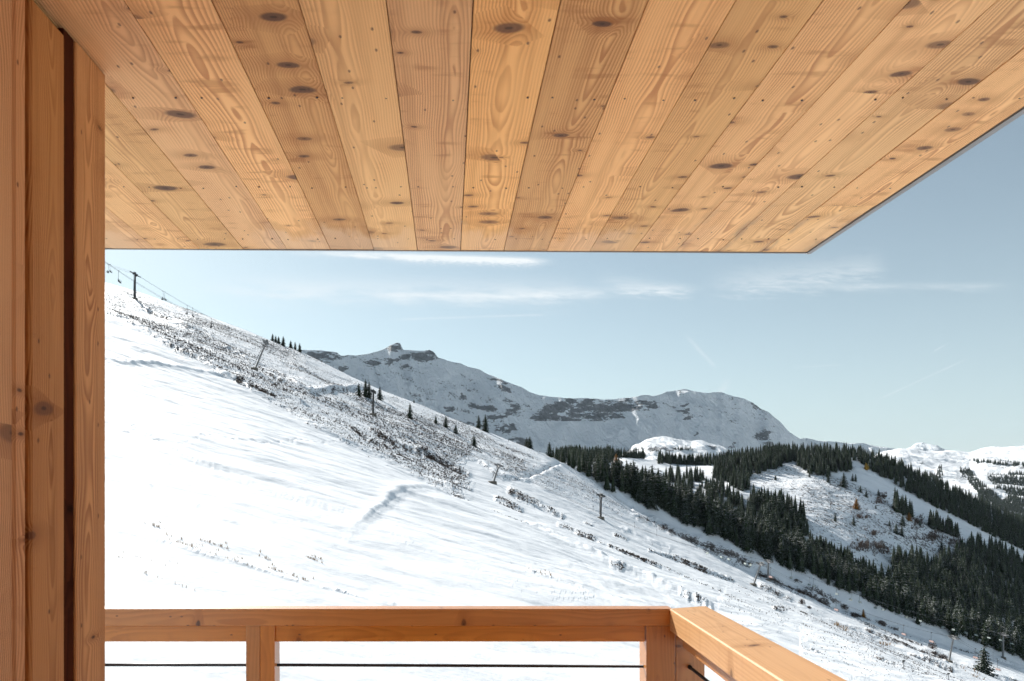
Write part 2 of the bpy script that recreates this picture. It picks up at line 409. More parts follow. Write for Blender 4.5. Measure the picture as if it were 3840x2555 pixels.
# photo-space polylines on the near slope: (points, width px, bank height m, heath cover)
def zz(ox, oy, sc, pts): return [(ox + x / sc, oy + y / sc) for x, y in pts]
z3 = lambda *p: zz(380, 940, 2.376, p)
z4 = lambda *p: zz(1200, 1250, 2.4125, p)
z5 = lambda *p: zz(2000, 1400, 2.4125, p)
z6 = lambda *p: zz(2880, 1600, 2.4125, p)
zB = lambda *p: zz(400, 1300, 1.568, p)
zC = lambda *p: zz(1400, 1800, 1.813, p)
zD = lambda *p: zz(2400, 1950, 3.367, p)
zE = lambda *p: zz(3000, 2150, 2.806, p)
LINES = [
    # bank height > 0: the ground steps up on the far side, so the step faces the viewer
    (z3((40,560),(250,650),(430,760),(600,850),(740,930),(850,960),(960,1030),(1080,1110),(1220,1160),(1350,1260),(1520,1340),(1640,1400),(1850,1530)) + z4((200,960),(500,1080),(750,1190),(1000,1320),(1230,1440)), 7, .7, .35),
    (z3((180,395),(300,460),(450,550),(600,620),(760,700),(900,750),(1040,830),(1200,910),(1300,970),(1400,1010),(1560,1080),(1680,1160),(1800,1250),(1950,1290)), 7, .9, .55),
    (z3((560,840),(640,870),(700,910),(760,930),(900,975),(1000,1020),(1060,1060)), 10, .8, .75),
    (z3((1210,1160),(1330,1220),(1440,1260),(1540,1300)), 11, .8, .95),
    (z3((750,810),(860,860),(960,920),(1000,940)), 6, .5, .8),
    (z3((1460,1100),(1560,1160),(1700,1210),(1790,1250)), 10, .6, .7),
    (z3((1900,1270),(2000,1262),(2130,1255),(2281,1235)), 12, 1.2, .5),
    (z4((250,840),(330,890),(400,940),(520,1000)), 7, .4, .95),
    (z4((480,870),(600,940),(700,1010),(850,1040),(960,1060)), 15, .6, .95),
    (z4((560,970),(680,1060),(800,1120)), 8, .4, .9),
    (z4((900,1060),(1050,1110),(1180,1180),(1330,1255)), 12, .6, .95),
    (z4((620,800),(760,900),(900,980),(1100,1080),(1280,1140)), 6, .5, .45),
    (z4((1040,1310),(1190,1360)), 9, .4, .75), (z4((1210,1320),(1360,1380)), 6, .4, .8),
    (z4((1100,1330),(1220,1420),(1330,1460)), 9, .5, .7),
    (z4((1600,1460),(1700,1510),(1790,1565)), 8, .5, .9), (z4((1720,1410),(1850,1470),(1970,1530)), 9, .5, .85),
    (z4((1450,1170),(1600,1290),(1700,1320),(1850,1330)), 9, .8, .4),
    (z4((1830,1310),(1990,1265),(2100,1215),(2190,1180)), 10, -1.0, -.4),
    (zC((850,120),(1000,190)), 8, .5, .85), (zC((940,70),(1010,110),(1110,150)), 9, .5, .9), (zC((1120,165),(1210,190)), 6, .4, .6),
    (zC((800,180),(960,265),(1050,305)), 4, .3, .5),
    (zC((1260,290),(1400,345)), 6, .3, .45),
    (zC((1390,360),(1490,400)), 9, .5, .95), (zC((1490,400),(1600,450)), 5, .4, .5), (zC((1610,455),(1750,510),(1850,555)), 8, .5, .95),
    (zC((1850,555),(1970,600),(2120,660),(2357,750)), 5, .3, .4),
    (zC((1050,300),(1210,380),(1300,430),(1400,475),(1520,525),(1620,575),(1700,605),(1850,660),(2000,730),(2150,790),(2280,850)), 9, 1.5, .12),
    (zC((1620,575),(1700,600)), 7, .3, .7), (zC((2090,760),(2150,790)), 6, .3, .7), (zC((2200,800),(2260,830)), 7, .3, .7),
    (zC((1640,375),(1720,410)), 6, .3, .6), (zC((1440,295),(1480,310)), 5, .3, .6),
    (zC((1700,330),(1850,400),(2010,470)), 9, .9, .2),
    (zC((1880,480),(2050,530),(2200,590),(2357,655)), 5, .7, .75),
    (zC((-190,375),(-120,325),(-60,285),(0,240),(90,172),(170,132),(290,97),(420,84),(540,76),(640,62)), 27, .95, .08),
    (zC((560,70),(620,95)), 7, .3, .7),
    (zB((0,70),(100,100),(230,105),(400,125),(560,150),(700,180)), 8, .9, .0),
    (zB((0,440),(80,490),(200,545)), 8, 1.1, .0), (zB((200,810),(340,860),(440,905),(520,940),(640,1000),(780,1055)), 8, 1.4, .0),
    (zB((570,520),(640,530),(760,550),(900,560)), 8, .5, .0),
    (zB((0,1062),(80,1085),(200,1110),(290,1140),(370,1155)), 8, .8, .12), (zB((370,1160),(480,1195),(620,1230),(830,1285),(1000,1335),(1120,1370)), 5, .5, .2),
    (zB((1270,1405),(1400,1435),(1560,1475),(1690,1515)), 5, .4, .2), (zB((1340,1420),(1400,1435)), 4, .2, .8),
    (zC((1050,600),(1100,618)), 4, .2, .8), (zC((1110,622),(1210,660)), 3, .2, .4),
    (zD((150,30),(430,180),(700,270),(860,340)), 12, .8, .6), (zD((860,340),(1000,400),(1200,470),(1360,560)), 22, 1.2, .8),
    (zD((1050,470),(1200,540)), 14, .5, .7), (zD((440,490),(620,570),(800,640),(1000,710),(1180,765)), 6, .6, .7), (zD((0,490),(100,540),(250,600)), 7, .4, .7),
    (zD((1530,840),(1680,900),(1900,1000)), 9, .5, .7), (zD((1400,545),(1600,600)), 8, .5, .6), (zD((1500,690),(1640,740),(1800,820),(2000,900),(2200,970),(2357,1040)), 12, .6, .75),
    (zD((1930,770),(2040,790)), 9, .4, .8), (zD((2080,870),(2280,930)), 12, .4, .7), (zD((1690,1125),(1850,1175)), 4, .3, .7), (zD((1960,1070),(2200,1180)), 5, .5, .2),
    (zE((60,200),(150,250),(300,330)), 10, .5, .85), (zE((150,180),(260,250),(420,330),(500,390)), 14, .5, .85), (zE((540,430),(640,460),(740,490)), 6, .4, .8),
    (zE((810,510),(900,545)), 10, .4, .95), (zE((940,565),(1030,595)), 6, .3, .8), (zE((600,480),(800,570),(1000,650),(1120,700)), 5, .4, .5), (zE((1150,705),(1270,750)), 6, .4, .7),
    (zE((700,590),(850,650),(920,690),(1040,730),(1200,790),(1300,830)), 7, .5, .75), (zE((300,480),(450,540),(600,580),(700,640),(860,690)), 6, .5, .35),
    (zE((1150,850),(1300,905),(1450,960),(1600,1020)), 4, .4, .75), (zE((1290,895),(1440,950)), 6, .2, .9), (zE((760,890),(880,930)), 6, .2, .7), (zE((900,950),(1110,1010)), 3, .2, .5),
    (zE((1300,820),(1420,860),(1540,915)), 14, .5, .6), (zE((1560,940),(1700,970),(1800,990)), 12, .6, .3), (zE((1980,1060),(2150,1110),(2300,1136)), 6, .5, .5),
    (zE((1620,780),(1750,830),(1900,850),(2150,920),(2357,1000)), 4, .4, .6), (zE((2240,960),(2330,990)), 5, .3, .7),
    (zE((300,1010),(500,1060),(700,1110)), 5, .4, .1), (zE((120,740),(200,775)), 4, .2, .7), (zE((0,430),(90,465)), 4, .2, .6), (zE((0,560),(100,600)), 3, .2, .6),
    (zE((1000,430),(1150,500),(1400,600),(1560,680)), 8, -.7, 0), (zE((0,40),(160,140),(280,240)), 6, -.5, .1),
    (z5((620,1000),(760,1120),(880,1230)), 16, 1.0, .05), (z5((0,1150),(130,1220),(260,1290)), 7, .4, .6), (z5((960,1310),(1100,1360),(1250,1440),(1500,1520)), 14, .6, .5),
    (z5((200,770),(300,815),(420,880)), 6, -.8, -.3),
]
REG_SPECK = [(z3((30,300),(520,440),(1100,640),(1640,850),(2281,1150)) + z4((900,640),(1530,900),(2040,1100)) + z4((1800,1330),(1500,1100),(1200,1170),(1330,1300),(1240,1440),(750,1190),(200,960)) + z3((1850,1530),(1640,1400),(1220,1160),(960,1030),(740,930),(430,760),(250,650),(40,560)), .40),
    (z3((600,470),(1100,660),(1640,870),(2100,1080),(1900,1240),(1500,1080),(1000,800),(500,560)), .12),
    (z4((1500,1180),(2000,1120),(2280,1260)) + z5((420,900),(900,1280),(1500,1560),(1250,1430),(700,1250),(300,1130),(0,980)), .30),
    (z5((0,780),(170,900),(500,960),(760,1240),(500,1120),(0,980)), .14),
    (zC((80,280),(350,330),(700,440),(1100,600),(1400,720),(1500,800),(1200,790),(900,700),(500,500),(200,420)), .22),
    (zC((1050,560),(1700,640),(2100,830),(1700,840),(1250,690)), .05),
    (zD((1200,780),(2357,1100),(2357,1347),(1300,1347),(900,1080)), .24), (zE((0,420),(600,560),(1200,860),(1500,980),(2357,1110),(2357,1136),(500,1136),(0,860)), .26),
    (zE((0,200),(500,400),(1000,620),(1500,760),(1500,900),(900,700),(0,420)), .20),
    (zC((2000,850),(2357,850),(2357,700),(2100,640)), .14),
    (zE((80,110),(300,240),(700,420),(600,420),(200,260),(0,130)), .25)]
# fan grid with its apex behind the balcony
def fan(u0, u1, nu, ys, apex):
    w = np.linspace(u0, u1, nu); W, Yg = np.meshgrid(w, ys, indexing='ij')
    return W * (Yg + apex), Yg
def grid_faces(nu, nv):
    i, j = np.meshgrid(np.arange(nu - 1), np.arange(nv - 1), indexing='ij'); a = (i * nv + j).ravel()
    return np.stack([a, a + nv, a + nv + 1, a + 1], 1)
def photo_xy(x, y, z):
    yy = np.maximum(y, 1); return CX + F * x / yy, CY - F * z / yy

ys = np.concatenate([np.linspace(-90, 6, 14, endpoint=False), np.geomspace(6, 60, 130, endpoint=False), np.geomspace(60, 460, 560), np.linspace(468, 640, 16)])
NU = 900
# columns dense inside the frame
w = np.concatenate([np.linspace(-1.6, -.52, 60, endpoint=False), np.linspace(-.52, .80, NU - 110, endpoint=False), np.linspace(.80, 1.9, 50)])
W, Yg = np.meshgrid(w, ys, indexing='ij'); Xg = W * (Yg + 12.0)
Zg = near_z(Xg, Yg)
FX, FY = photo_xy(Xg, Yg, Zg)
vis = (Yg > 4) & (FX > 250) & (FX < 3950) & (FY < 2700)
wob = fbm(Xg / 9.0, Yg / 9.0, 4, 5) - .5; wob2 = fbm(Xg / 8.0 + 50, Yg / 8.0, 4, 9) - .5
cover = np.zeros_like(Zg); dz = np.zeros_like(Zg)
scl = np.clip(Yg, 10, 330) / 300.0
vis &= Yg < np.interp(FX, CX + F * _uc, _ysky) + 25
def chaikin(p):
    for _ in range(2):
        if len(p) < 3: break
        q = [p[0]]
        for a, b_ in zip(p[:-1], p[1:]): q += [(a[0] * .75 + b_[0] * .25, a[1] * .75 + b_[1] * .25), (a[0] * .25 + b_[0] * .75, a[1] * .25 + b_[1] * .75)]
        p = q + [p[-1]]
    return p
for pts, wd, bank, cov in LINES:
    if wd > 18 or bank > .7: pts = chaikin(pts)
    p = np.array(pts); x0, y0 = p.min(0) - 70; x1, y1 = p.max(0) + 70
    m = vis & (FX > x0) & (FX < x1) & (FY > y0) & (FY < y1)
    idx = np.nonzero(m)
    if not len(idx[0]): continue
    kw_ = .25 if wd > 18 else 1.0
    fx = FX[idx] + wob[idx] * 9 * kw_; fy = FY[idx] + wob2[idx] * 6 * kw_
    d, s = seg_field(fx, fy, pts)
    e0 = np.hypot(fx - pts[0][0], fy - pts[0][1]); e1 = np.hypot(fx - pts[-1][0], fy - pts[-1][1])
    end = sstep(0, 18, np.minimum(e0, e1)) * .7 + .3 if wd < 19 else sstep(20, 110, np.minimum(e0, e1))
    side = np.where(s > 0, 1.0, -.35)                        # bank above, little lip below
    prof = side * np.exp(-(d / (wd * 1.3)) ** 2) * (1 - np.exp(-(d / (wd * .45)) ** 2)) * 2.2
    dz[idx] += bank * .62 * prof * end * scl[idx] * ((.35 + 1.1 * fbm(fx / 24., fy / 24., 3, 13)) if wd < 19 else 1.25)
    cc = cov * (.84 if cov > .6 else .92) * (.45 + 1.1 * fbm(fx / 16., fy / 16., 3, 23)) * np.exp(-(d / (wd * (1.0 if cov > .6 else .9))) ** 2) * (.55 + .9 * fbm(fx / 30., fy / 30., 3, 3))
    cover[idx] = np.where(cov >= 0, np.maximum(cover[idx], cc), cover[idx] + cc)
for poly, c in REG_SPECK:
    p = np.array(poly); x0, y0 = p.min(0); x1, y1 = p.max(0)
    idx = np.nonzero(vis & (FX > x0) & (FX < x1) & (FY > y0 - 20) & (FY < y1 + 20))
    ins = sum(in_poly(FX[idx] + wob[idx] * 60 + ox, FY[idx] + wob2[idx] * 50 + oy, poly) * .25 for ox, oy in ((-16, -9), (16, 9), (-9, 13), (9, -13)))
    pat = fbm(Xg[idx] / 26., Yg[idx] / 26., 4, 21)
    cover[idx] = np.maximum(cover[idx], ins * c * (.6 + .8 * sstep(.3, .7, pat)))
# undulations: broad near, tussocky where the heath grows
und = (fbm(Xg / 45., Yg / 45., 4, 31) - .5) * 3.2 * sstep(15, 120, Yg) + (fbm(Xg / 14. , Yg / 14., 4, 41) - .5) * .5 * sstep(10, 80, Yg)
skyfade = 1 - .85 * sstep(250, 330, Yg)
tus = (fbm(Xg / 2.6, Yg / 2.6, 3, 51, .6) - .5) * (.10 + .8 * np.clip(cover, 0, .6)) * sstep(20, 150, Yg) * scl ** 1.3
# fluted lines running down the fall line
flute = (fbm((Xg * .50 + Yg * .9) / 9.0, (Xg * .9 - Yg * .5) / 70.0, 3, 61) - .5) * .8 * sstep(60, 160, Yg)
reg = np.zeros_like(Zg); reg[vis] = in_poly(FX[vis], FY[vis], zC((1050,560),(1500,560),(2080,790),(2100,860),(1600,850))) * 1.0
drift = (fbm(Xg / 1.3, Yg / 2.4, 3, 71) - .5) * .20 * reg
und = und + ((fbm(Xg / 11., Yg / 11., 4, 141) - .5) * .85 + (fbm((Xg * .86 + Yg * .5) / 14., (Yg * .86 - Xg * .5) / 2.6, 3, 151) - .5) * .34) * sstep(8, 40, Yg)
trk = np.zeros_like(Zg)
for ln, wd in ((zB((60,400),(200,480),(400,590),(560,660),(700,720),(830,770),(960,830),(1150,890),(1400,960)), 9), (zB((380,570),(600,525),(900,560),(1250,570),(1390,560)), 5), (zB((900,1020),(1200,1010),(1430,990)), 5), (zC((1500,790),(1700,800)), 4)):
    p = np.array(ln); idx = np.nonzero(vis & (FX > p[:, 0].min() - 40) & (FX < p[:, 0].max() + 40) & (FY > p[:, 1].min() - 40) & (FY < p[:, 1].max() + 40))
    d, _ = seg_field(FX[idx], FY[idx] + wob[idx] * 16, ln)
    trk[idx] -= np.exp(-(d / wd) ** 2) * sstep(.45, .62, vnoise(FX[idx] / 7., FY[idx] / 4., 5)) * .32 * scl[idx]
Zg = Zg + trk + und * skyfade + tus + flute + dz + drift
V = np.stack([Xg, Yg, Zg], -1).reshape(-1, 3)
g_near = mesh_np('snow_slope', V, grid_faces(len(w), len(ys)), [M_SNOW], smooth=True, attrs={'cover': np.clip(cover, 0, 1.2) * (.45 + .55 * np.clip(scl, 0, 1))})
tag(g_near, kind='structure')
# sampler for placing things on the finished slope
_wN, _yN, _zN = w, ys, Zg
def near_h(x, y):
    ww = x / (y + 12.0); i = float(np.interp(ww, _wN, np.arange(len(_wN)))); j = float(np.interp(y, _yN, np.arange(len(_yN))))
    i0, j0 = int(min(i, len(_wN) - 2)), int(min(j, len(_yN) - 2)); fi, fj = i - i0, j - j0
    return float((_zN[i0, j0] * (1 - fi) + _zN[i0 + 1, j0] * fi) * (1 - fj) + (_zN[i0, j0 + 1] * (1 - fi) + _zN[i0 + 1, j0 + 1] * fi) * fj)
def hit(fn, fx, fy, y0, y1, n=500):
    """walk out along the photo ray until it meets the ground fn(x, y)"""
    u, vt = (fx - CX) / F, (CY - fy) / F; last = None; best = (-9, y0)
    for y in np.linspace(y0, y1, n):
        z = fn(u * y, y); v = z / y
        if v > best[0]: best = (v, y)
        if v >= vt: return Vector((u * y, y, z))
    y = best[1]; return Vector((u * y, y, fn(u * y, y)))
def on_near(fx, fy): return hit(near_h, fx, fy, 12, 400)

# ---- the wooded hill across the gully
SKY_MID = smooth_interp([(1500,1830),(1900,1765),(2130,1716),(2265,1711),(2344,1713),(2414,1721),(2477,1732),(2539,1742),(2601,1745),(2680,1740),(2760,1722),(2850,1706),(2960,1697),(3100,1694),(3200,1700),(3280,1716),(3369,1748),(3460,1796),(3667,1888),(3840,1972),(4100,2085)], ext=(-.1, .42), sig=14)
Y0M, YCM = 500.0, 900.0
def mid_z(x, y):
    ys_ = np.maximum(y, 60.0); u = x / ys_; fx = CX + F * u
    vc = (CY - SKY_MID(fx)) / F; vb = (CY - SKY_NEAR(fx)) / F - .004
    vb = np.minimum(vb, vc - .02)
    t = np.clip((y - Y0M) / (YCM - Y0M), 0, 1)
    v = vb + (vc - vb) * (1 - (1 - t) ** 1.35)
    z = ys_ * v
    z = np.where(y < Y0M, Y0M * vb - .25 * (Y0M - y), z)
    r = np.maximum(y - YCM, 0); z = np.where(y > YCM, YCM * vc - .12 * r - .0006 * r * r, z)
    return z
ysm = np.concatenate([np.linspace(330, 500, 12, endpoint=False), np.linspace(500, 940, 260, endpoint=False), np.linspace(940, 1700, 25)])
um = np.linspace(-.25, 1.5, 460)
Um, Ym = np.meshgrid(um, ysm, indexing='ij'); Xm = Um * Ym
Zm = mid_z(Xm, Ym)
fade = 1 - .9 * sstep(830, 900, Ym)
Zm = Zm + ((fbm(Xm / 70., Ym / 70., 5, 81) - .5) * 12 + (fbm(Xm / 9., Ym / 9., 3, 85) - .5) * 1.2) * fade * sstep(480, 620, Ym)
FXm, FYm = photo_xy(Xm, Ym, Zm)
clear = in_poly(FXm, FYm, z6((-400,300),(250,330),(900,560),(1250,800),(1700,1000),(2000,1400),(1300,1400),(500,1050),(-300,900))) * 1.0
strip, _ = seg_field(FXm, FYm, z6((760,340),(950,500),(1120,580),(1330,720),(1600,850),(1850,960),(2100,1060),(2400,1200)))
covm = clear * (.43 + .34 * (fbm(Xm / 40., Ym / 40., 4, 91) - .4)); covm *= sstep(10, 26, strip)
g_mid = mesh_np('wooded_hill', np.stack([Xm, Ym, Zm], -1).reshape(-1, 3), grid_faces(len(um), len(ysm)), [M_SNOW2], smooth=True, attrs={'cover': covm})
tag(g_mid, kind='structure')
def mid_h(x, y):
    u = x / y; i = float(np.interp(u, um, np.arange(len(um)))); j = float(np.interp(y, ysm, np.arange(len(ysm))))
    i0, j0 = int(min(i, len(um) - 2)), int(min(j, len(ysm) - 2)); fi, fj = i - i0, j - j0
    return float((Zm[i0, j0] * (1 - fi) + Zm[i0 + 1, j0] * fi) * (1 - fj) + (Zm[i0, j0 + 1] * (1 - fi) + Zm[i0 + 1, j0 + 1] * fi) * fj)
def on_mid(fx, fy): return hit(mid_h, fx, fy, 505, 915, 260)

# ---- generic far relief: crest line at depth yc, falling toward the viewer
def relief(name, crest, yc, y_front, foot_v, nu, nv, x0, x1, mats, prof, rough_amp, rough_sc, cov_fn, ribs=0.0, sig=4.0, back=900.0, seed=1, steep=0.0):
    cf = smooth_interp(crest, sig=sig)
    fx = np.linspace(x0, x1, nu); u = (fx - CX) / F
    s = np.concatenate([np.linspace(-1, 0, 14, endpoint=False), np.linspace(0, 1, nv)])   # -1..0 behind the crest
    Ug, Sg = np.meshgrid(u, s, indexing='ij'); FXg = CX + F * Ug
    ycr = yc + (fbm(FXg / 160., FXg * 0 + 3, 3, seed) - .5) * yc * .06
    ff = np.maximum(Sg, 0)
    zc = (CY - cf(FXg)) / F * ycr
    yfr = np.full(FXg.shape, float(y_front))
    if steep: yfr = (ycr - zc / steep) / (1 - foot_v / steep)          # the face keeps one steepness
    Yr = ycr + (yfr - ycr) * ff + np.maximum(-Sg, 0) * back
    zf = foot_v * yfr
    p = prof(ff)
    Zr = zc * (1 - p) + zf * p - np.maximum(-Sg, 0) * back * .5
    Xr = Ug * Yr
    env = sstep(0, .12, ff)
    n = fbm(Xr / rough_sc, Yr / rough_sc, 6, seed + 5, .55, ridged=True) - .6
    rb = fbm(Xr / (rough_sc * .45) + Yr / (rough_sc * 3), Yr / (rough_sc * 2.2), 4, seed + 9, .5) - .5
    n4 = fbm(Xr / (rough_sc * .22) + Yr / (rough_sc * .8), Yr / (rough_sc * .7), 4, seed + 3, .6, ridged=True) - .6
    Zr = Zr + (n * rough_amp + rb * ribs + n4 * rough_amp * .55) * (env * .82 + .18)
    FXr, FYr = photo_xy(Xr, Yr, Zr)
    cov = cov_fn(FXr, FYr, Xr, Yr, Zr, ff)
    o = mesh_np(name, np.stack([Xr, Yr, Zr], -1).reshape(-1, 3), grid_faces(nu, len(s)), mats, smooth=True, attrs={'cover': cov})
    # winding: faces point up whatever the order of rows
    if o.data.polygons[nu * 3].normal.z < 0: o.data.flip_normals()
    tag(o, kind='structure')
    def h(fxx, fyy):
        i = int(np.clip(np.interp(fxx, fx, np.arange(nu)), 0, nu - 1)); col = FYr[i, 13:]
        k = 13 + int(np.argmax(col >= fyy)) if (col >= fyy).any() else len(s) - 1
        return Vector((Xr[i, k], Yr[i, k], Zr[i, k]))
    return o, h
MTN = z4((-900,150),(-300,150),(0,155),(60,168),(150,172),(190,205),(260,195),(330,203),(420,190),(520,165),(600,135),(650,100),(700,82),(735,90),(741,150),(850,158),(950,160),(1000,153),(1040,175),(1060,215),(1150,245),(1270,270),(1350,305),(1430,320),(1500,365),(1600,405),(1700,445),(1820,490),(1900,535),(2000,570),(2150,585),(2240,590)) \
    + z5((100,205),(200,212),(330,222),(400,228),(460,224),(575,228),(640,240),(750,235),(850,222),(950,205),(1050,190),(1065,205),(1120,200),(1200,175),(1290,158),(1370,148),(1450,168),(1580,178),(1690,165),(1780,200),(1900,225),(1990,270),(2050,320),(2120,350),(2160,385),(2230,440),(2290,510),(2330,550),(2420,600)) + z6((310,105),(380,112),(450,130)) + [(3300, 1690), (3700, 1790), (4200, 1850)]
ROCKS = [(z5((120,330),(290,300)),12),(z5((310,330),(520,300)),17),(z5((400,290),(540,262)),14),(z5((560,300),(770,312)),15),(z5((680,272),(790,300)),7),(z5((780,312),(1090,290)),12),(z5((850,242),(1080,272)),6),
    (z5((290,415),(560,432)),12),(z5((360,375),(500,405)),14),(z5((560,385),(790,392)),11),(z5((0,400),(90,385)),9),(z5((180,405),(220,400)),9),(z5((310,250),(360,252)),7),(z5((450,232),(575,236)),4),
    (z4((2050,690),(2220,660)),14),(z4((1370,655),(1420,670)),9),(z4((1450,680),(1560,680)),7),(z4((1710,690),(1800,680)),9),(z4((1620,870),(1740,850)),11),(z4((1950,770),(2110,750)),11),(z4((1560,760),(1700,740)),8),
    (z4((640,245),(780,215)),11),(z4((890,205),(1050,185)),12),(z4((960,240),(1040,215)),7),(z4((640,125),(740,115)),13),(z4((-100,195),(190,195)),13),(z4((420,265),(520,265)),5),(z4((760,325),(810,300)),6),(z4((190,330),(240,312)),7),
    (z4((1720,990),(1950,1000)),14),(z4((1550,420),(1660,440)),5),(z4((1640,480),(1720,520)),5),(z5((1990,280),(2090,350)),6),(z5((2040,565),(2110,560)),14),(z5((2080,605),(2130,610)),11),(z5((1330,340),(1400,325)),5),(z5((1420,590),(1490,550)),5),
    (z5((1340,290),(1400,270)),4),(z4((1160,690),(1200,680)),6),(z4((1280,570),(1310,560)),5),(z5((1350,410),(1420,405)),4),(z5((1800,660),(1820,640)),8)]
def mtn_cover(fx, fy, X, Y, Z, ff):
    c = np.full(fx.shape, .19)
    w1 = (fbm(fx / 26., fy / 12., 5, 7, .65) - .5) * 52; brk = sstep(.34, .60, fbm(fx / 34. + fy / 30., fy / 9., 5, 17, .6))
    for ln, wd in ROCKS:
        p = np.array(ln); idx = np.nonzero((fx > p[:, 0].min() - 60) & (fx < p[:, 0].max() + 60) & (fy > p[:, 1].min() - 60) & (fy < p[:, 1].max() + 60))
        d, _ = seg_field(fx[idx] + w1[idx], fy[idx] + w1[idx] * .4, ln)
        c[idx] = np.maximum(c[idx], .74 * np.exp(-(d / (wd * 1.4)) ** 2) * (.45 + .6 * brk[idx]) + .14)
    spk = sstep(.35, .6, fbm(X / 420., Y / 420., 4, 99))
    c = c + .10 * spk - .16 * sstep(1560, 1640, fy) * sstep(1950, 2100, fx)
    c = np.where((fx > 1990) & (fx < 2600) & (fy > 1580) & (ff > .3), .02, c)
    return c
g_mtn, h_mtn = relief('snowy_mountain', MTN, 4300, 3450, .030, 760, 230, 500, 4300, [M_MOUNT],
    lambda f: 1 - (1 - f) ** 1.06, 84, 420, mtn_cover, ribs=40, sig=3.0, seed=3, steep=1.15)
# lit knoll below it
KN = z5((700,800),(780,745),(870,700),(900,660),(930,648),(975,632),(1010,605),(1030,595),(1100,577),(1180,568),(1240,580),(1300,598),(1430,615),(1480,606),(1530,608),(1600,640),(1720,668),(1780,700),(1850,760))
g_kn, h_kn = relief('sunlit_knoll', KN, 2300, 1900, -.004, 220, 90, 2250, 2860, [M_FAR],
    lambda f: f ** 1.25, 26, 150, lambda fx, fy, X, Y, Z, ff: .16 + .42 * sstep(.42, .62, fbm(X / 60., Y / 60., 4, 12)) * sstep(1655, 1690, fy), ribs=10, sig=3.0, back=300, seed=23)
# shaded ridge, distant peak and rolling sunlit alps at the right
g_rd, h_rd = relief('distant_ridge', z6((100,160),(310,125),(380,118),(450,130),(560,134),(640,141),(740,155),(850,148),(920,165),(1000,181),(1150,200),(1260,212),(1500,260)) + [(4400, 1720)], 6200, 5400, .006, 200, 30, 2700, 4400, [M_MOUNT],
    lambda f: f, 20, 500, lambda fx, fy, X, Y, Z, ff: np.full(fx.shape, .12), sig=5, seed=33, steep=.95)
g_pk, h_pk = relief('distant_peak', z6((1200,245),(1265,208),(1290,190),(1330,165),(1370,155),(1400,150),(1430,166),(1480,168),(1530,174),(1570,195),(1620,218),(1680,250)), 9500, 8300, .030, 120, 50, 3350, 3600, [M_MOUNT],
    lambda f: f, 120, 500, lambda fx, fy, X, Y, Z, ff: np.full(fx.shape, .16), ribs=160, sig=2, seed=37)
ALP = z6((900,330),(1000,240),(1100,214),(1200,203),(1300,220),(1400,225),(1500,228),(1620,221),(1700,223),(1740,226),(1800,234),(1830,238),(1880,222),(1950,197),(2060,186),(2130,190),(2200,188),(2316,178)) + [(4000, 1665), (4400, 1690)]
def alp_cover(fx, fy, X, Y, Z, ff):
    c = np.full(fx.shape, .10) + .25 * sstep(.5, .7, fbm(X / 160., Y / 160., 4, 44)) * sstep(1735, 1760, fy)
    dark = in_poly(fx, fy, z6((1900,330),(2316,350),(2400,440),(2100,480),(2020,440),(1950,400)))
    return np.where(dark, .30, c)
g_al, h_al = relief('sunlit_alp', ALP, 4200, 2100, -.085, 420, 200, 2900, 4400, [M_FAR],
    lambda f: f ** 1.15, 55, 420, alp_cover, ribs=18, sig=4, back=600, seed=43)
# valley ground out to the horizon under everything
xs = np.linspace(-16000, 16000, 60); yv = np.concatenate([np.linspace(-9000, 300, 20), np.linspace(700, 22000, 50)])
Xv, Yv = np.meshgrid(xs, yv, indexing='ij')
Zv = -330 + (fbm(Xv / 2500., Yv / 2500., 4, 77) - .5) * 120 - 100 * sstep(-2000, 0, -np.abs(Yv))
g_val = mesh_np('valley_ground', np.stack([Xv, Yv, Zv], -1).reshape(-1, 3), grid_faces(60, len(yv)), [M_FAR], smooth=True, attrs={'cover': np.full(Zv.shape, .35)})
tag(g_val, kind='structure')

